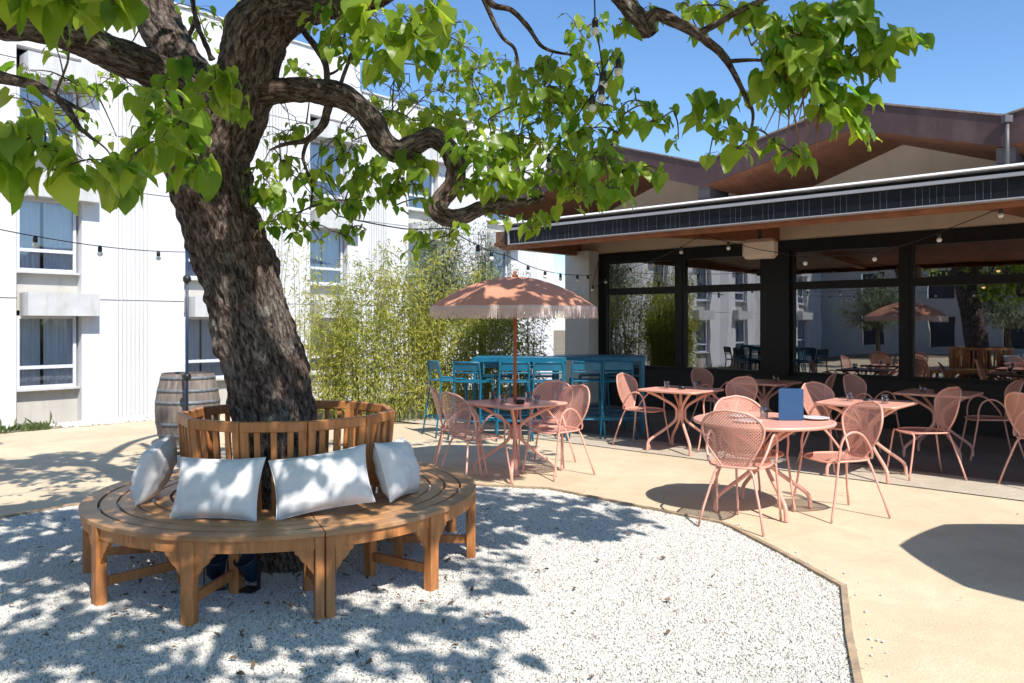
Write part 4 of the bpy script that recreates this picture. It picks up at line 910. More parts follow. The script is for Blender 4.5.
GB='teal bar tables'; bt=make_bartable(1.25,.72); bt.location=(.12,10.9,0); bt.rotation_euler=(0,0,rad(-4)); bt['label']='sunlit teal metal bar table behind the parasol table'; bt['group']=GB
dup(bt,(1.22,11.15,.006),rad(-6),'shaded teal bar table beside the beige corner column',GB)
st=make_stool(); GS='teal bar stools around the bar tables'
sl=[(-.87,10.75,rad(-62),'dark teal bar stool farthest left, seen from behind before the bamboo'),(-.50,10.42,rad(-25),'bright teal bar stool left end, nearest the camera, second from the left'),(.02,10.42,rad(3),'sunlit teal bar stool behind the parasol pole, back to the camera'),(.46,10.42,rad(2),'sunlit teal bar stool right of the parasol pole, back to the camera'),
 (-.22,11.48,rad(182),'teal bar stool on the far side of the sunlit bar table, left'),(.4,11.5,rad(175),'teal bar stool on the far side of the sunlit bar table, right'),(.98,10.62,rad(0),'shaded teal bar stool left of three before the shaded bar table'),(1.40,10.58,rad(-4),'shaded teal bar stool in the middle of the shaded bar table'),(1.62,11.5,rad(130),'shaded teal bar stool at the right end of the shaded bar table'),(1.2,11.75,rad(180),'shaded teal bar stool behind the shaded bar table')]
for i,(x,y,rz,lab) in enumerate(sl):
    if i==0: st.location=(x,y,0); st.rotation_euler=(0,0,rz); st['label']=lab; st['group']=GS
    else: dup(st,(x,y,.004),rz,lab,GS)

# ------------------------------------------------------------ barrel and lamp pole
bd=EYE*F/(446-HY); br=thing('wine_barrel','weathered oak wine barrel standing upright behind the round bench','barrel',(atp(188,bd),bd,0))
def barr(z): return .30+.075*math.sin(PI*z/.90)
m=MB(); n=28
prof=[(barr(z)-.0,z) for z in np.linspace(0,.90,19)]; vs=[]
for r_,z in prof:
    for k_ in range(n*3):
        a=2*PI*k_/(n*3); g_=-.004 if k_%3==0 else 0; vs.append(((r_+g_)*math.cos(a),(r_+g_)*math.sin(a),z))
q=n*3; m.add(vs,[(j*q+i,j*q+(i+1)%q,(j+1)*q+(i+1)%q,(j+1)*q+i) for j in range(18) for i in range(q)]); m.build('staves',M['barrelwood'],br)
MB().lathe((0,0,.865),[(.292,0),(.292,.012)],32).build('lid',M['barrelwood'],br)
for z in(.03,.16,.30,.56,.70,.85):
    MB().lathe((0,0,z),[(barr(z-.02)+.001,-.02),(barr(z-.02)+.005,-.02),(barr(z+.02)+.005,.02),(barr(z+.02)+.001,.02)],40).build('hoop',M['hoop'],br)
pd=9.2; lp=thing('light_pole','slim dark pole carrying the string lights left of the trunk','pole',(atp(187,pd),pd,0))
MB().tube([(0,0,0),(0,0,2.38)],.017,10).build('pole',M['navyplastic'],lp)
for z in(.89,2.02):
    MB().lathe((0,0,z),[(.03,-.04),(.045,-.02),(.045,.02),(.03,.04)],14).build('clamp',M['black'],lp)
MB().lathe((0,0,2.36),[(.022,0),(.035,.03),(.03,.09),(.012,.12)],12).build('cap',M['black'],lp)
MB().lathe((0,0,0),[(.12,0),(.12,.02),(.03,.035)],20).build('foot',M['black'],lp)

# ------------------------------------------------------------ string lights
def strand(label,pts,bulbs,sag=.0,drop=.0):
    t=thing('string_lights',label,'string lights',tuple(pts[0]),0,'festoon light strings'); o=Vector(pts[0]); q=[]
    for i in range(len(pts)-1):
        a,b=Vector(pts[i]),Vector(pts[i+1]); k_=14
        for j in range(k_): 
            u=j/k_; q.append(a.lerp(b,u)-Vector((0,0,4*u*(1-u)*sag*(b-a).length)))
    q.append(Vector(pts[-1])); MB().tube([p-o for p in q],.0048,5).build('cable',M['black'],t)
    Ls=[0]
    for i in range(1,len(q)): Ls.append(Ls[-1]+(q[i]-q[i-1]).length)
    for f in bulbs:
        L_=f*Ls[-1]; i=max(k_ for k_ in range(len(q)) if Ls[k_]<=L_+1e-9); i=min(i,len(q)-2); p=q[i].lerp(q[i+1],(L_-Ls[i])/max(1e-6,Ls[i+1]-Ls[i]))-o
        MB().lathe(tuple(p+Vector((0,0,-.055))),[(.013,0),(.019,.004),(.019,.04),(.012,.058),(.005,.062)],10).build('socket',M['black'],t)
        MB().lathe(tuple(p+Vector((0,0,-.098))),[(.004,0),(.018,.006),(.026,.022),(.024,.034),(.014,.046)],12).build('bulb',M['bulb'],t)
strand('string lights crossing the white hotel facade left of the trunk',[P(-60,215,6.5),P(40,237,6.8),P(187,252,8.9)],[.24,.51,.82],.015)
strand('string lights from the trunk over the bamboo to the twisted limb',[P(262,224,5.0),P(325,202,5.0)+Vector((0,0,.0)),P(338,216,5.1),P(405,229,5.4),P(447,228,5.8),P(508,256,8.6),P(545,271,10.2),P(592,275,12.4)],[.2,.32,.40,.62,.72,.80,.9,.97],.01)
strand('string lights under the canopy before the left windows',[R(5.9,1.2,2.55),P(592,288,12.3),R(6.3,.25,2.45),P(703,234,9.8),P(745,246,9.5),P(775,252,9.2)],[.12,.3,.52,.66,.8,.93],.02)
strand('string lights under the canopy before the right windows',[P(775,252,9.2),P(800,257,9.0),P(872,253,8.6),P(914,242,8.2),P(960,224,7.8),P(1002,207,7.3),R(-1.5,2.6,2.66),R(-3.5,2.4,2.6)],[.06,.18,.3,.42,.7,.9],.01)
strand('string lights hanging from the crown top with a bunched knot of bulbs',[P(593,-60,4.6),P(595,18,4.6),P(602,64,4.6),P(605,82,4.6)],[.55,.93],.0)
strand('bunched end of the hanging string lights below the crown',[P(622,52,4.6),P(612,72,4.55),P(607,80,4.55),P(588,100,4.7),P(566,132,4.9),P(545,160,5.2),P(508,210,6.0)],[.03,.14,.19,.50],.0)

# ------------------------------------------------------------ hotel building
hb=thing('hotel_building','white three storey hotel block with recessed windows behind the tree','building',tuple(BO))
def Bl(s,n,z): return B(s,n,z)-BO
SS=[-27.5,17.0]; bays=[k_*3.5 for k_ in range(-7,5)]; zb=-.85
def top(s): return 8.93 if s<8.05 else 8.12
xsb=sorted(set([SS[0],8.05,SS[1]]+[b+x for b in bays for x in(-.62,.62)]+[b+1.37+.09*k_+dx for b in bays for k_ in range(8) for dx in(0,.022)]))
m=MB()
def inr(s): return any(b-.62<s<b+.62 for b in bays)
def ing(s): return any(b+1.37<s<b+2.03 and ((s-b-1.37)%.09)<.022 for b in bays)
floors=[0,2.42,4.84]
for i in range(len(xsb)-1):
    s0,s1=xsb[i],xsb[i+1]; mid=(s0+s1)/2; z1=top(mid)
    dep=-.035 if ing(mid) else 0
    if inr(mid):
        zt=7.15; m.add([Bl(s0,0,zt),Bl(s1,0,zt),Bl(s1,0,z1),Bl(s0,0,z1)],[(0,1,2,3)])
        for (a,b_) in((s0,0),(s1,0)): m.add([Bl(a,0,zb),Bl(a,-.28,zb),Bl(a,-.28,zt),Bl(a,0,zt)],[(0,1,2,3)])
        m.add([Bl(s0,0,zt),Bl(s0,-.28,zt),Bl(s1,-.28,zt),Bl(s1,0,zt)],[(0,1,2,3)])
    else:
        for za_,zb_ in((zb,2.015),(2.035,4.435),(4.455,6.855),(6.875,z1)):
            m.add([Bl(s0,dep,za_),Bl(s1,dep,za_),Bl(s1,dep,zb_),Bl(s0,dep,zb_)],[(0,1,2,3)])
        if dep:
            for a in(s0,s1): m.add([Bl(a,dep,zb),Bl(a,0,zb),Bl(a,0,z1),Bl(a,dep,z1)],[(0,1,2,3)])
# ends, rear and roof
m.add([Bl(SS[0],-.02,zb),Bl(SS[0],-10,zb),Bl(SS[0],-10,8.9),Bl(SS[0],-.02,8.9)],[(0,1,2,3)]); m.add([Bl(SS[1],-.02,zb),Bl(SS[1],-10,zb),Bl(SS[1],-10,8.1),Bl(SS[1],-.02,8.1)],[(0,1,2,3)])
m.add([Bl(SS[0],-10,zb),Bl(SS[1],-10,zb),Bl(SS[1],-10,8.1),Bl(8.05,-10,8.1),Bl(8.05,-10,8.9),Bl(SS[0],-10,8.9)],[(0,1,2,3,4,5)])
m.add([Bl(8.05,0,8.1),Bl(8.05,-10,8.1),Bl(8.05,-10,8.93),Bl(8.05,0,8.93)],[(0,1,2,3)])
m.add([Bl(SS[0],-.02,8.7),Bl(8.05,-.02,8.7),Bl(8.05,-10,8.7),Bl(SS[0],-10,8.7)],[(0,1,2,3)]); m.add([Bl(8.05,-.02,8.0),Bl(SS[1],-.02,8.0),Bl(SS[1],-10,8.0),Bl(8.05,-10,8.0)],[(0,1,2,3)])
m.build('wall',M['white_wall'],hb)
m=MB() # joint shadow strip backing for the floor seams
for z in(2.025,4.445,6.865):
    for i in range(len(xsb)-1):
        s0,s1=xsb[i],xsb[i+1]
        if not inr((s0+s1)/2): m.add([Bl(s0,-.04,z-.02),Bl(s1,-.04,z-.02),Bl(s1,-.04,z+.02),Bl(s0,-.04,z+.02)],[(0,1,2,3)])
m.build('seam',M['shutter'],hb)
m=MB(); 
for a,b_,z in((SS[0],8.09,8.93),(8.09,SS[1],8.12)): m.bar(Bl(a,-.1,z+.02),Bl(b_,-.1,z+.02),.3,.045)
m.build('coping',M['coping'],hb)
def bx(mb,s0,s1,n0,n1,z0,z1): 
    vs=[Bl(s,n,z) for s in(s0,s1) for n in(n0,n1) for z in(z0,z1)]; mb.add(vs,[(0,1,3,2),(4,6,7,5),(0,4,5,1),(2,3,7,6),(0,2,6,4),(1,5,7,3)])
for b in bays:
    for fi,z in enumerate(floors):
        zw=.17+z; m=MB()
        z_lo=zb if fi==0 else zw-.83+.02
        bx(m,b-.619,b+.619,-.30,-.24,z_lo,zw-.02); m.build('spandrel_panel',M['beige_panel'],hb)
        bx_=MB(); bx(bx_,b-.48,b+.92,.02,.34,zw+1.50,zw+1.97) if False else bx(bx_,b-.50,b+.88,-.2,.30,zw+1.50,zw+1.97)
        bx_.build('shutter_box',M['boxwhite'],hb)
        f=MB(); w=.57
        for s_ in(-w,w-.06): bx(f,b+s_,b+s_+.06,-.23,-.16,zw,zw+1.5)
        for z0,h_ in((zw,.06),(zw+.40,.07),(zw+1.44,.06)): bx(f,b-w+.06,b+w-.06,-.228,-.162,z0,z0+h_)
        fo=f.build('window',M['upvc'],hb)
        m=MB(); m.add([Bl(b-w+.05,-.195,zw+.05),Bl(b+w-.05,-.195,zw+.05),Bl(b+w-.05,-.195,zw+1.45),Bl(b-w+.05,-.195,zw+1.45)],[(0,1,2,3)]); m.build('pane',M['bglass'],fo)
        m=MB(); vs=[]; nn=70
        for i in range(nn+1):
            x=b-w+2*w*i/nn; dd=-.29+.022*math.sin(i*1.15)+.01*math.sin(i*.43+b)
            if abs(i-nn/2)<(3 if fi!=1 else 9) : dd-=.0
            vs+=[Bl(x,dd,zw+.02),Bl(x,dd*1.0,zw+1.49)]
        m.add(vs,[(2*i,2*i+2,2*i+3,2*i+1) for i in range(nn) if not (nn*.40<i<nn*.46)],smooth=True); m.build('curtain',M['curtain'],fo)
        m=MB(); bx(m,b-.619,b+.619,-1.4,-.45,zw-.03,zw+1.52); m.build('room',M['dark_room'],fo)
        m=MB(); bx(m,b-.61,b+.61,-.24,-.06,zw-.045,zw-.003); m.build('sill',M['boxwhite'],fo)
wg=thing('hotel_wing','white hotel wing standing behind the camera, seen only as a reflection in the restaurant windows','building',tuple(B(-26.9,0,0)))
def Wl(a,o_,z): return BM*a+BE*o_+Vector((0,0,z))
m=MB(); wx=[0]
for k_ in range(7): wx+= [2.2+k_*3.4,3.4+k_*3.4]
wx.append(26)
for i in range(len(wx)-1):
    a,b_=wx[i],wx[i+1]
    if i%2==0: m.add([Wl(a,0,-.9),Wl(b_,0,-.9),Wl(b_,0,8.9),Wl(a,0,8.9)],[(0,1,2,3)])
    else:
        for z0,z1 in((-.9,.3),(1.9,2.8),(4.3,5.2),(6.7,8.9)): m.add([Wl(a,0,z0),Wl(b_,0,z0),Wl(b_,0,z1),Wl(a,0,z1)],[(0,1,2,3)])
m.add([Wl(26,0,-.9),Wl(26,-9,-.9),Wl(26,-9,8.9),Wl(26,0,8.9)],[(0,1,2,3)]); m.add([Wl(0,0,8.9),Wl(26,0,8.9),Wl(26,-9,8.9),Wl(0,-9,8.9)],[(0,1,2,3)])
m.build('wall',M['wing'],wg)
for k_ in range(7):
    a,b_=2.2+k_*3.4,3.4+k_*3.4
    for z0,z1 in((.3,1.9),(2.8,4.3),(5.2,6.7)):
        m=MB(); m.add([Wl(a,-.15,z0),Wl(b_,-.15,z0),Wl(b_,-.15,z1),Wl(a,-.15,z1)],[(0,1,2,3)]); m.build('window_pane',M['dark_room'],wg)
# verge planting: grass and pale stones
gl=[]
for i in range(5200):
    s_=random.uniform(-7,-1.65); dd=random.uniform(4.9,5.7)
    if noise.noise(Vector((s_*2,dd*2,0)))<-.12: continue
    p=B(s_,dd,0); z=gz(p.x,p.y); h=random.uniform(.03,.12)*(2.2 if random.random()<.03 else 1)
    gl.append(((p.x,p.y,z-.005),(random.gauss(0,.35),random.gauss(0,.35),1),(random.gauss(0,1),random.gauss(0,1),.2),h,.02+h*.1,random.random()))
o=leaf_mesh('grass_strip',gl,blade_template(.25),M['grass'],None); tag(o,'rough green grass and weeds along the foot of the hotel wall','grass',kind='stuff')
m=MB()
ico=[(0,0,1)]+[(.894*math.cos(a*PI*2/5),.894*math.sin(a*PI*2/5),.447) for a in range(5)]+[(.894*math.cos((a+.5)*PI*2/5),.894*math.sin((a+.5)*PI*2/5),-.447) for a in range(5)]+[(0,0,-1)]
icf=[(0,1+a,1+(a+1)%5) for a in range(5)]+[(1+a,6+a,1+(a+1)%5) for a in range(5)]+[(1+(a+1)%5,6+a,6+(a+1)%5) for a in range(5)]+[(11,6+(a+1)%5,6+a) for a in range(5)]
for i in range(900):
    s_=random.uniform(-1.75,2.6); dd=random.uniform(5.05,5.75); p=B(s_,dd,0); r_=random.uniform(.02,.055); z=gz(p.x,p.y); sx,sy,sz=[random.uniform(.7,1.3) for _ in range(3)]
    m.add([(p.x+v[0]*r_*sx,p.y+v[1]*r_*sy,z+r_*.4+v[2]*r_*sz*.7) for v in ico],icf)
tag(m.build('stone_border',M['stone']),'loose pale stones lining the path edge before the hotel wall','stones',kind='stuff')

# ------------------------------------------------------------ bamboo and olive
def bamboo(x,y,h,rw,nst,nl,label,tone0=.2):
    t=thing('bamboo_clump',label,'bamboo',(x,y,0),0,'bamboo clumps before the hotel'); m=MB(); ls=[]
    for i in range(nst):
        a=random.uniform(0,2*PI); r_=rw*.45*random.random()**.5; bx_,by_=r_*math.cos(a),r_*math.sin(a); hh=h*random.uniform(.55,1.14); lx,ly=math.cos(a)*rw*random.uniform(.1,.75),math.sin(a)*rw*random.uniform(.1,.6)
        pts=[(bx_+lx*u**2.2,by_+ly*u**2.2,hh*(u-.10*u**4)) for u in np.linspace(0,1,7)]
        m.tube(pts,[.009,.009,.008,.006,.005,.004,.002],n=5,caps=False)
        for j in range(int(nl*1.45)//nst):
            u=random.uniform(.03,1)**.85; px_,py_,pz_=bx_+lx*u**2.2,by_+ly*u**2.2,hh*(u-.10*u**4)
            an=random.uniform(0,2*PI); br_=random.uniform(.02,.28)*(1.15-.6*u); p=Vector((px_+br_*math.cos(an),py_+br_*math.sin(an),pz_+random.uniform(-.02,.10)))
            ln=random.uniform(.045,.105)
            ls.append((tuple(p),(math.cos(an)+random.gauss(0,.4),math.sin(an)+random.gauss(0,.4),random.gauss(-.25,.5)),(random.gauss(0,.5),random.gauss(0,.5),1),ln,ln*.55,min(1,max(0,random.gauss(tone0+.4*noise.noise(p*2.5)+.25,.25)))))
    m.build('canes',M['cane'],t); leaf_mesh('foliage',ls,blade_template(.16),M['bamboo_leaf'],t,fold=.3,droop=.3)
def gd(px,d): return atp(px,d)
bamboo(gd(330,12.3),12.3,2.25,.55,22,2600,'bamboo clump nearest the trunk, thin and yellow green',.45)
bamboo(gd(368,12.2),12.2,2.55,.65,26,4200,'dense bright green bamboo clump above the bench backrest',.25)
bamboo(gd(408,12.5),12.5,2.75,.7,28,4800,'tall yellow green bamboo clump in the middle of the hedge',.5)
bamboo(gd(448,12.7),12.7,2.6,.65,26,4200,'bamboo clump left of the parasol rim',.35)
bamboo(gd(486,13.0),13.0,2.4,.6,22,3200,'darker bamboo clump behind the sunlit bar table',.1)
bamboo(gd(528,14.2),14.2,2.2,.7,20,2600,'bamboo clump at the right end, behind the parasol pole',.0)
bamboo(gd(268,12.6),12.6,3.2,.5,9,420,'sparse tall bamboo shoots just right of the trunk',.5)
bamboo(gd(300,13.0),13.0,3.0,.5,9,500,'sparse wispy bamboo before the shaded hotel window',.5)
def olive(x,y,h,rw,nl,label,k=1):
    t=thing('olive_tree',label,'tree',(x,y,0),0,'grey green trees behind the bamboo'); m=MB(); m.tube(cat([(0,0,0),(.05,.02,.5),(-.04,0,1.1),(.02,0,1.6)],4),[.07]*13,n=8); m.build('trunk',M['twig'],t)
    bm_=MB(); ls=[]
    for i in range(34):
        a=random.uniform(0,2*PI); el=random.uniform(.1,1.45); L_=rw*random.uniform(.6,1.1); tip=Vector((math.cos(a)*math.cos(el)*L_,math.sin(a)*math.cos(el)*L_,1.3+math.sin(el)*(h-1.3)*random.uniform(.7,1.05)))
        s0=Vector((0,0,1.2+random.random()*.4)); mid=s0.lerp(tip,.5)+Vector((0,0,.12)); pts=cat([tuple(s0),tuple(mid),tuple(tip)],5); bm_.tube(pts,[.016-.0012*k_ for k_ in range(len(pts))],n=4,caps=False)
        for j in range(nl//34):
            u=random.uniform(.25,1.05); p=s0.lerp(tip,u)+Vector((random.gauss(0,.12),random.gauss(0,.12),random.gauss(.03,.1))); ln=random.uniform(.04,.075)*k
            ls.append((tuple(p),(random.gauss(0,.6),random.gauss(0,.6),random.gauss(.3,.6)),(random.gauss(0,.6),random.gauss(0,.6),1),ln,ln*.5,random.random()))
    bm_.build('branches',M['twig'],t); leaf_mesh('crown',ls,blade_template(.22),M['olive_leaf'],t,fold=.2,droop=.1)
olive(gd(440,14.0),14.0,3.3,1.0,10500,'grey green olive tree rising behind the bamboo',1.25)
olive(gd(484,14.6),14.6,3.2,.9,7000,'thinner olive tree behind the parasol, against the white wall',1.15)

olive(-8.5,-1.0,3.6,1.6,5000,'leafy garden tree left of the camera, seen only in the window reflections',2.6)
olive(-10.5,2.4,3.2,1.4,4500,'smaller garden tree far left outside the photo, seen only in the window reflections',2.6)
olive(-6.2,-3.6,3.4,1.5,5000,'garden tree behind the camera, seen only in the window reflections',2.6)
# ------------------------------------------------------------ restaurant
rs=thing('restaurant_building','low restaurant with dark glazed front, deep canopy and brown zigzag gable roof','building',tuple(FO))
def Rl(s,n,z): return R(s,n,z)-FO
def rb(mb,s0,s1,n0,n1,z0,z1):
    vs=[Rl(s,n,z) for s in(s0,s1) for n in(n0,n1) for z in(z0,z1)]; mb.add(vs,[(0,1,3,2),(4,6,7,5),(0,4,5,1),(2,3,7,6),(0,2,6,4),(1,5,7,3)])
def rpart(name,mat,*bs,parent=None):
    m=MB()
    for b in bs: rb(m,*b)
    return m.build(name,mat,parent or rs)
rpart('plinth',M['plinth'],(-9,6.74,-.18,.0,0,.70))
rpart('header',M['blackframe'],(-9,6.74,-.15,.03,2.65,2.80))
rpart('upper_wall',M['beige_wall'],(-9,6.74,-.15,0,2.802,3.35))
posts=[(6.62,6.74),(4.98,5.08),(3.08,3.53),(1.37,1.46),(-.40,-.28),(-2.1,-1.65),(-3.8,-3.7),(-5.6,-5.5),(-7.4,-7.0)]
for a,b in posts: rpart('pillar' if b-a>.2 else 'mullion',M['blackframe'],(a,b,-.05 if b-a<.2 else -.12,.04 if b-a<.2 else .10,.702,2.648))
for i in range(len(posts)-1):
    hi=posts[i][0]; lo=posts[i+1][1]
    if hi-lo<.3: continue
    w=rpart('window',M['blackframe'],(lo,hi,-.07,.035,2.03,2.15),(lo,hi,-.07,.03,.702,.76),(lo,hi,-.07,.03,2.60,2.648),(lo,lo+.05,-.07,.028,.76,2.6),(hi-.05,hi,-.07,.028,.76,2.6))
    for z0,z1 in((.75,2.04),(2.14,2.61)):
        m=MB(); m.add([Rl(lo+.03,-.02,z0),Rl(hi-.03,-.02,z0),Rl(hi-.03,-.02,z1),Rl(lo+.03,-.02,z1)],[(0,1,2,3)]); m.build('pane',M['glass'],w)
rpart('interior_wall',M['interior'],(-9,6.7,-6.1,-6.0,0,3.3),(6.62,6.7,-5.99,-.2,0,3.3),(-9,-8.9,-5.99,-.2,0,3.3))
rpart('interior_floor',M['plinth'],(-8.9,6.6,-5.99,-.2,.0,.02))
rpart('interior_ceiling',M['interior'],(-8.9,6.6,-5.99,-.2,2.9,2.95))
rpart('side_wall',M['beige_wall'],(6.74,6.90,-6.1,-.12,0,3.5))
cl=thing('corner_column','square beige column at the left corner of the restaurant canopy','column',tuple(R(7.03,.12,0)))
def cbox(s0,s1,n0,n1,z0,z1):
    m=MB(); vs=[FU*s+FN*n+Vector((0,0,z)) for s in(s0,s1) for n in(n0,n1) for z in(z0,z1)]; m.add(vs,[(0,1,3,2),(4,6,7,5),(0,4,5,1),(2,3,7,6),(0,2,6,4),(1,5,7,3)]); return m
cbox(-.28,.28,-.2,.2,.05,2.85).build('shaft',M['column'],cl); cbox(-.285,.30,-.2,.22,0,.05).build('base',M['shutter'],cl)
# soffit (planked), canopy
CN=3.98
def sof(s,n,z): return Rl(s,n,z)
m=MB()
qs=[Rl(5.66,CN,2.585),Rl(-9,CN,2.585),Rl(-9,0.001,3.16),Rl(7.45,-.3,3.19)]
m.add(qs+[q+Vector((0,0,.05)) for q in qs],[(0,1,2,3),(7,6,5,4),(0,4,5,1),(3,7,4,0)],[[(a,b) for a,b in ((5.66,3.98),(-9,3.98),(-9,0),(7.45,0))]]+[[(0,0)]*4]*3); m.build('soffit',M['soffitwood'],rs)
def beam(s_,w=.14,zb=2.60,n1=CN-.05,drop=.04,s2=None):
    s2=s_ if s2 is None else s2
    m=MB(); vs=[Rl(s_,n1,zb-drop),Rl(s2,.02,zb+.19),Rl(s2,.02,3.155),Rl(s_,n1,2.595),Rl(s_-w,n1,zb-drop),Rl(s2-w,.02,zb+.19),Rl(s2-w,.02,3.155),Rl(s_-w,n1,2.595)]
    m.add(vs,[(0,1,2,3),(7,6,5,4),(0,4,5,1),(3,2,6,7),(0,3,7,4),(1,5,6,2)]); m.build('canopy_beam',M['soffitwood'],rs)
beam(5.60,s2=7.3); beam(3.4); beam(-.25); beam(-3.8); beam(-7.3)
m=MB(); q4=[Rl(5.5,CN-.07,2.835),Rl(-9,CN-.07,2.835),Rl(-9,.01,3.40),Rl(7.3,.01,3.40)]; q5=[Rl(5.5,CN-.07,2.66),Rl(-9,CN-.07,2.66),Rl(-9,.01,3.25),Rl(7.3,.01,3.25)]; m.add(q4+q5,[(0,1,2,3),(7,6,5,4),(0,4,5,1),(1,5,6,2),(2,6,7,3),(3,7,4,0)]); m.build('canopy_roof',M['membrane'],rs)
m=MB(); q=[(CN-.10,2.884),(CN+.08,2.882),(CN+.16,2.852),(CN+.15,2.846),(CN-.10,2.846)]; m.add([Rl(s_,n_,z_) for s_ in(-9,5.45) for n_,z_ in q],[(0,1,2,3,4),(9,8,7,6,5)]+[(i,5+i,5+(i+1)%5,(i+1)%5) for i in range(5)]); m.build('roof_edge_trim',M['whitetrim'],rs)
rpart('edge_board',M['blackframe'],(-9,5.44,CN-.06,CN+.02,2.60,2.841))
rpart('wood_edge',M['soffitwood'],(-9,5.5,CN-.09,CN+.0,2.525,2.583))
aw=thing('awning_cassette','long dark ribbed awning box running along the canopy edge','awning',tuple(FO))
m=MB(); s=-9.0
rb(m,-9,5.25,CN+.022,CN+.12,2.585,2.762)
m.build('fabric_roll',M['awning'],aw)
m=MB(); s=-8.9
while s<5.2:
    rb(m,s,s+.005,CN+.1205,CN+.1225,2.59,2.755); s+=.125 if int(s*8)%3 else .06
m.build('seams',M['seam'],aw)
m=MB(); rb(m,-9,5.27,CN+.022,CN+.15,2.764,2.796); m.build('top_rail',M['greytrim'],aw)
m=MB(); rb(m,-9,5.27,CN+.022,CN+.14,2.572,2.584); m.build('bottom_rail',M['greytrim'],aw)
m=MB(); rb(m,5.252,5.27,CN+.022,CN+.14,2.585,2.763); m.build('end_cap',M['greytrim'],aw)
m=MB(); rb(m,5.0,5.72,CN-.32,CN-.10,2.59,2.80); m.build('beam_end',M['beam'],rs)
# zigzag roofs
def ridge(vals,wv):
    # vals: list of (s,z) descending s; roof slabs between, from n=1.2 back to -7
    for (sa,za),(sb,zb_),wa,wb in zip(vals[:-1],vals[1:],wv[:-1],wv[1:]):
        m=MB(); n0,n1=1.17,-7.5
        vs=[Rl(sa,n0,za-.02),Rl(sb,n0,zb_-.02),Rl(sb,n1,zb_-.02),Rl(sa,n1,za-.02)]; lo=[Vector(v)+Vector((0,0,-.30)) for v in vs]
        m.add(vs,[(0,1,2,3)]); m.build('roof',M['rooftile'],rs)
        m=MB(); K=16
        for j in range(K):
            f0,f1=j/K,(j+1)/K; L0=lambda f:(sa+(sb-sa)*f,za+(zb_-za)*f-.34); L1=lambda f:(wa[0]+(wb[0]-wa[0])*f,wa[1]+(wb[1]-wa[1])*f)
            (s0,z0),(s1,z1),(s2,z2),(s3,z3)=L0(f0),L0(f1),L1(f1),L1(f0)
            m.add([Rl(s0,1.171,z0),Rl(s1,1.171,z1),Rl(s2,.0,z2),Rl(s3,.0,z3)],[(0,1,2,3)],[[(s0,1),(s1,1),(s2,0),(s3,0)]])
        m.build('roof_soffit',M['planks'],rs)
        m=MB(); vs=[Rl(sa,n_,za+dz) for n_ in(1.20,1.172) for dz in(-.36,0)]+[Rl(sb,n_,zb_+dz) for n_ in(1.20,1.172) for dz in(-.36,0)]
        m.add(vs,[(0,1,5,4),(2,6,7,3),(1,3,7,5),(0,4,6,2),(0,2,3,1),(4,5,7,6)]); m.build('fascia_board',M['fascia'],rs)
        m=MB(); m.bar(Rl(sa,1.19,za+.012),Rl(sb,1.19,zb_+.012),.06,.022); m.build('verge_flashing',M['verge'],rs)
        m=MB(); w=[Rl(wa[0],.02,2.86),Rl(wb[0],.02,2.86),Rl(wb[0],.02,wb[1]+.01),Rl(wa[0],.02,wa[1]+.01)]; m.add(w+[v-FN*.15 for v in w],[(0,1,2,3),(7,6,5,4)]); m.build('gable_wall',M['beige_wall'],rs)
ridge([(8.3,3.93),(5.75,4.49),(3.98,3.94),(1.75,4.45),(0.0,3.95),(-2.2,4.42),(-4.2,3.95),(-6.2,4.4),(-8.2,3.95)],[(7.4,3.25),(5.2,4.03),(3.33,3.38),(1.45,4.03),(-.45,3.38),(-2.35,4.02),(-4.25,3.38),(-6.3,4.02),(-8.2,3.38)])
for s_ in(3.98,0.0):
    m=MB(); rb(m,s_-.10,s_+.10,.5,1.10,3.42,3.60) ; m.build('valley_gutter',M['zinc'],rs)
m=MB(); m.tube([Rl(-.04,1.25,3.90),Rl(-.04,1.25,3.5),Rl(-.04,1.25,3.2),Rl(-.04,1.05,3.0),Rl(-.04,1.05,2.9)],.026,10); m.box(Rl(-.04,1.25,3.90),(.09,.08,.08)); m.build('downpipe',M['zinc'],rs)
# dark taller roof behind
m=MB(); rb(m,-9,-1.0,-6.5,-3.5,4.3,4.80) ; m.build('rear_roof_block',M['rooftile'],rs)
m=MB(); rb(m,2.6,5.2,-6.5,-4.5,4.2,4.62) ; m.build('rear_roof_block',M['rooftile'],rs)
# heater box under the canopy
hx=thing('canopy_speaker','rounded beige box mounted under the canopy before the dark pillar','speaker',tuple(P(760,249,9.6)),math.atan2(FU.y,FU.x))
m=MB(); m.box((0,0,0),(.40,.20,.24),bev=.045); m.build('housing',M['ac'],hx)
m=MB(); m.bar((0,0,.12),(0,0,.28),.03,.03); m.build('bracket',M['black'],hx)
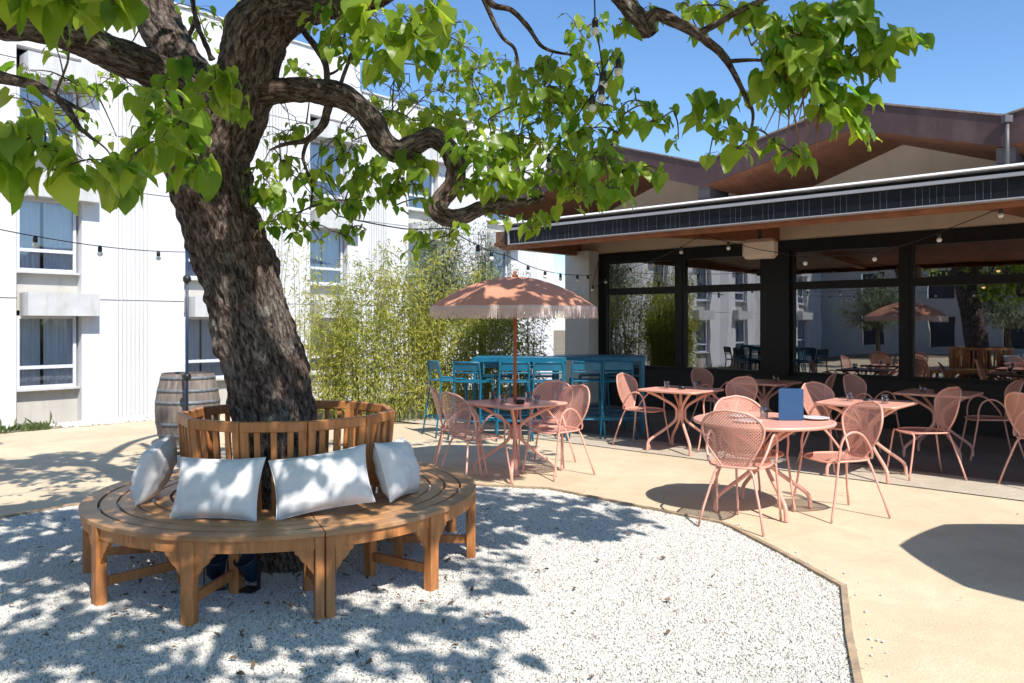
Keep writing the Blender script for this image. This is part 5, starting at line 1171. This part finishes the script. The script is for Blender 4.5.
# lamps inside
for i,(s_,n_,z_) in enumerate([(.6,-1.6,2.30),(1.0,-2.6,2.1),(-.6,-2.0,2.1),(.1,-1.0,2.5)]):
    t=thing('pendant_lamp',['small glowing pendant lamp high behind the right upper pane','small glowing pendant lamp deeper inside, left of its neighbours','small glowing pendant lamp inside at the right edge','small glowing pendant lamp close behind the glass'][i],'lamp',tuple(R(s_,n_,z_)),0,'pendant lamps inside the restaurant')
    MB().lathe((0,0,0),[(.07,0),(.075,.01),(.03,.07),(.012,.08)],14).build('shade',M['polewood'],t); MB().lathe((0,0,-.03),[(.01,0),(.028,.015),(.02,.04)],10).build('bulb',M['glow'],t); MB().tube([(0,0,.08),(0,0,2.9-z_)],.004,5).build('cord',M['black'],t)

# ------------------------------------------------------------ light, sky, camera
w=bpy.data.worlds.new('World'); scene.world=w; w.use_nodes=True; nt=w.node_tree
sky=nt.nodes.new('ShaderNodeTexSky'); sky.sky_type='NISHITA'; sky.sun_disc=False
el=math.atan(1/math.hypot(SUN.x,SUN.y)); az=math.atan2(SUN.x,SUN.y)
sky.sun_elevation=el; sky.sun_rotation=az; sky.altitude=200; sky.air_density=1.0; sky.dust_density=.1; sky.ozone_density=5
hs=nt.nodes.new('ShaderNodeHueSaturation'); hs.inputs['Saturation'].default_value=1.08; nt.links.new(sky.outputs[0],hs.inputs['Color']); nt.links.new(hs.outputs[0],nt.nodes['Background'].inputs[0]); nt.nodes['Background'].inputs[1].default_value=.15
sd=bpy.data.lights.new('sun','SUN'); sd.energy=4.7; sd.angle=rad(.5); sd.color=(1,.955,.89)
so=bpy.data.objects.new('sun',sd); COL.objects.link(so); so.rotation_euler=SUN.to_track_quat('Z','Y').to_euler(); so.location=(5,-5,12)
cd=bpy.data.cameras.new('camera'); co=bpy.data.objects.new('camera',cd); COL.objects.link(co); scene.camera=co
co.location=(0,0,EYE); co.rotation_euler=(PI/2,0,0); cd.sensor_width=36; cd.lens=F/1024*36; cd.shift_y=-(341.5-HY)/1024; cd.clip_end=1500; cd.clip_start=.05
cd.dof.use_dof=True; cd.dof.focus_distance=5.6; cd.dof.aperture_fstop=4.5
scene.view_settings.view_transform='Standard'; scene.view_settings.look='None'; scene.view_settings.exposure=.42; scene.view_settings.gamma=1
scene.cycles.max_bounces=8; scene.cycles.transparent_max_bounces=24; scene.cycles.transmission_bounces=6; scene.cycles.diffuse_bounces=3; scene.cycles.glossy_bounces=4
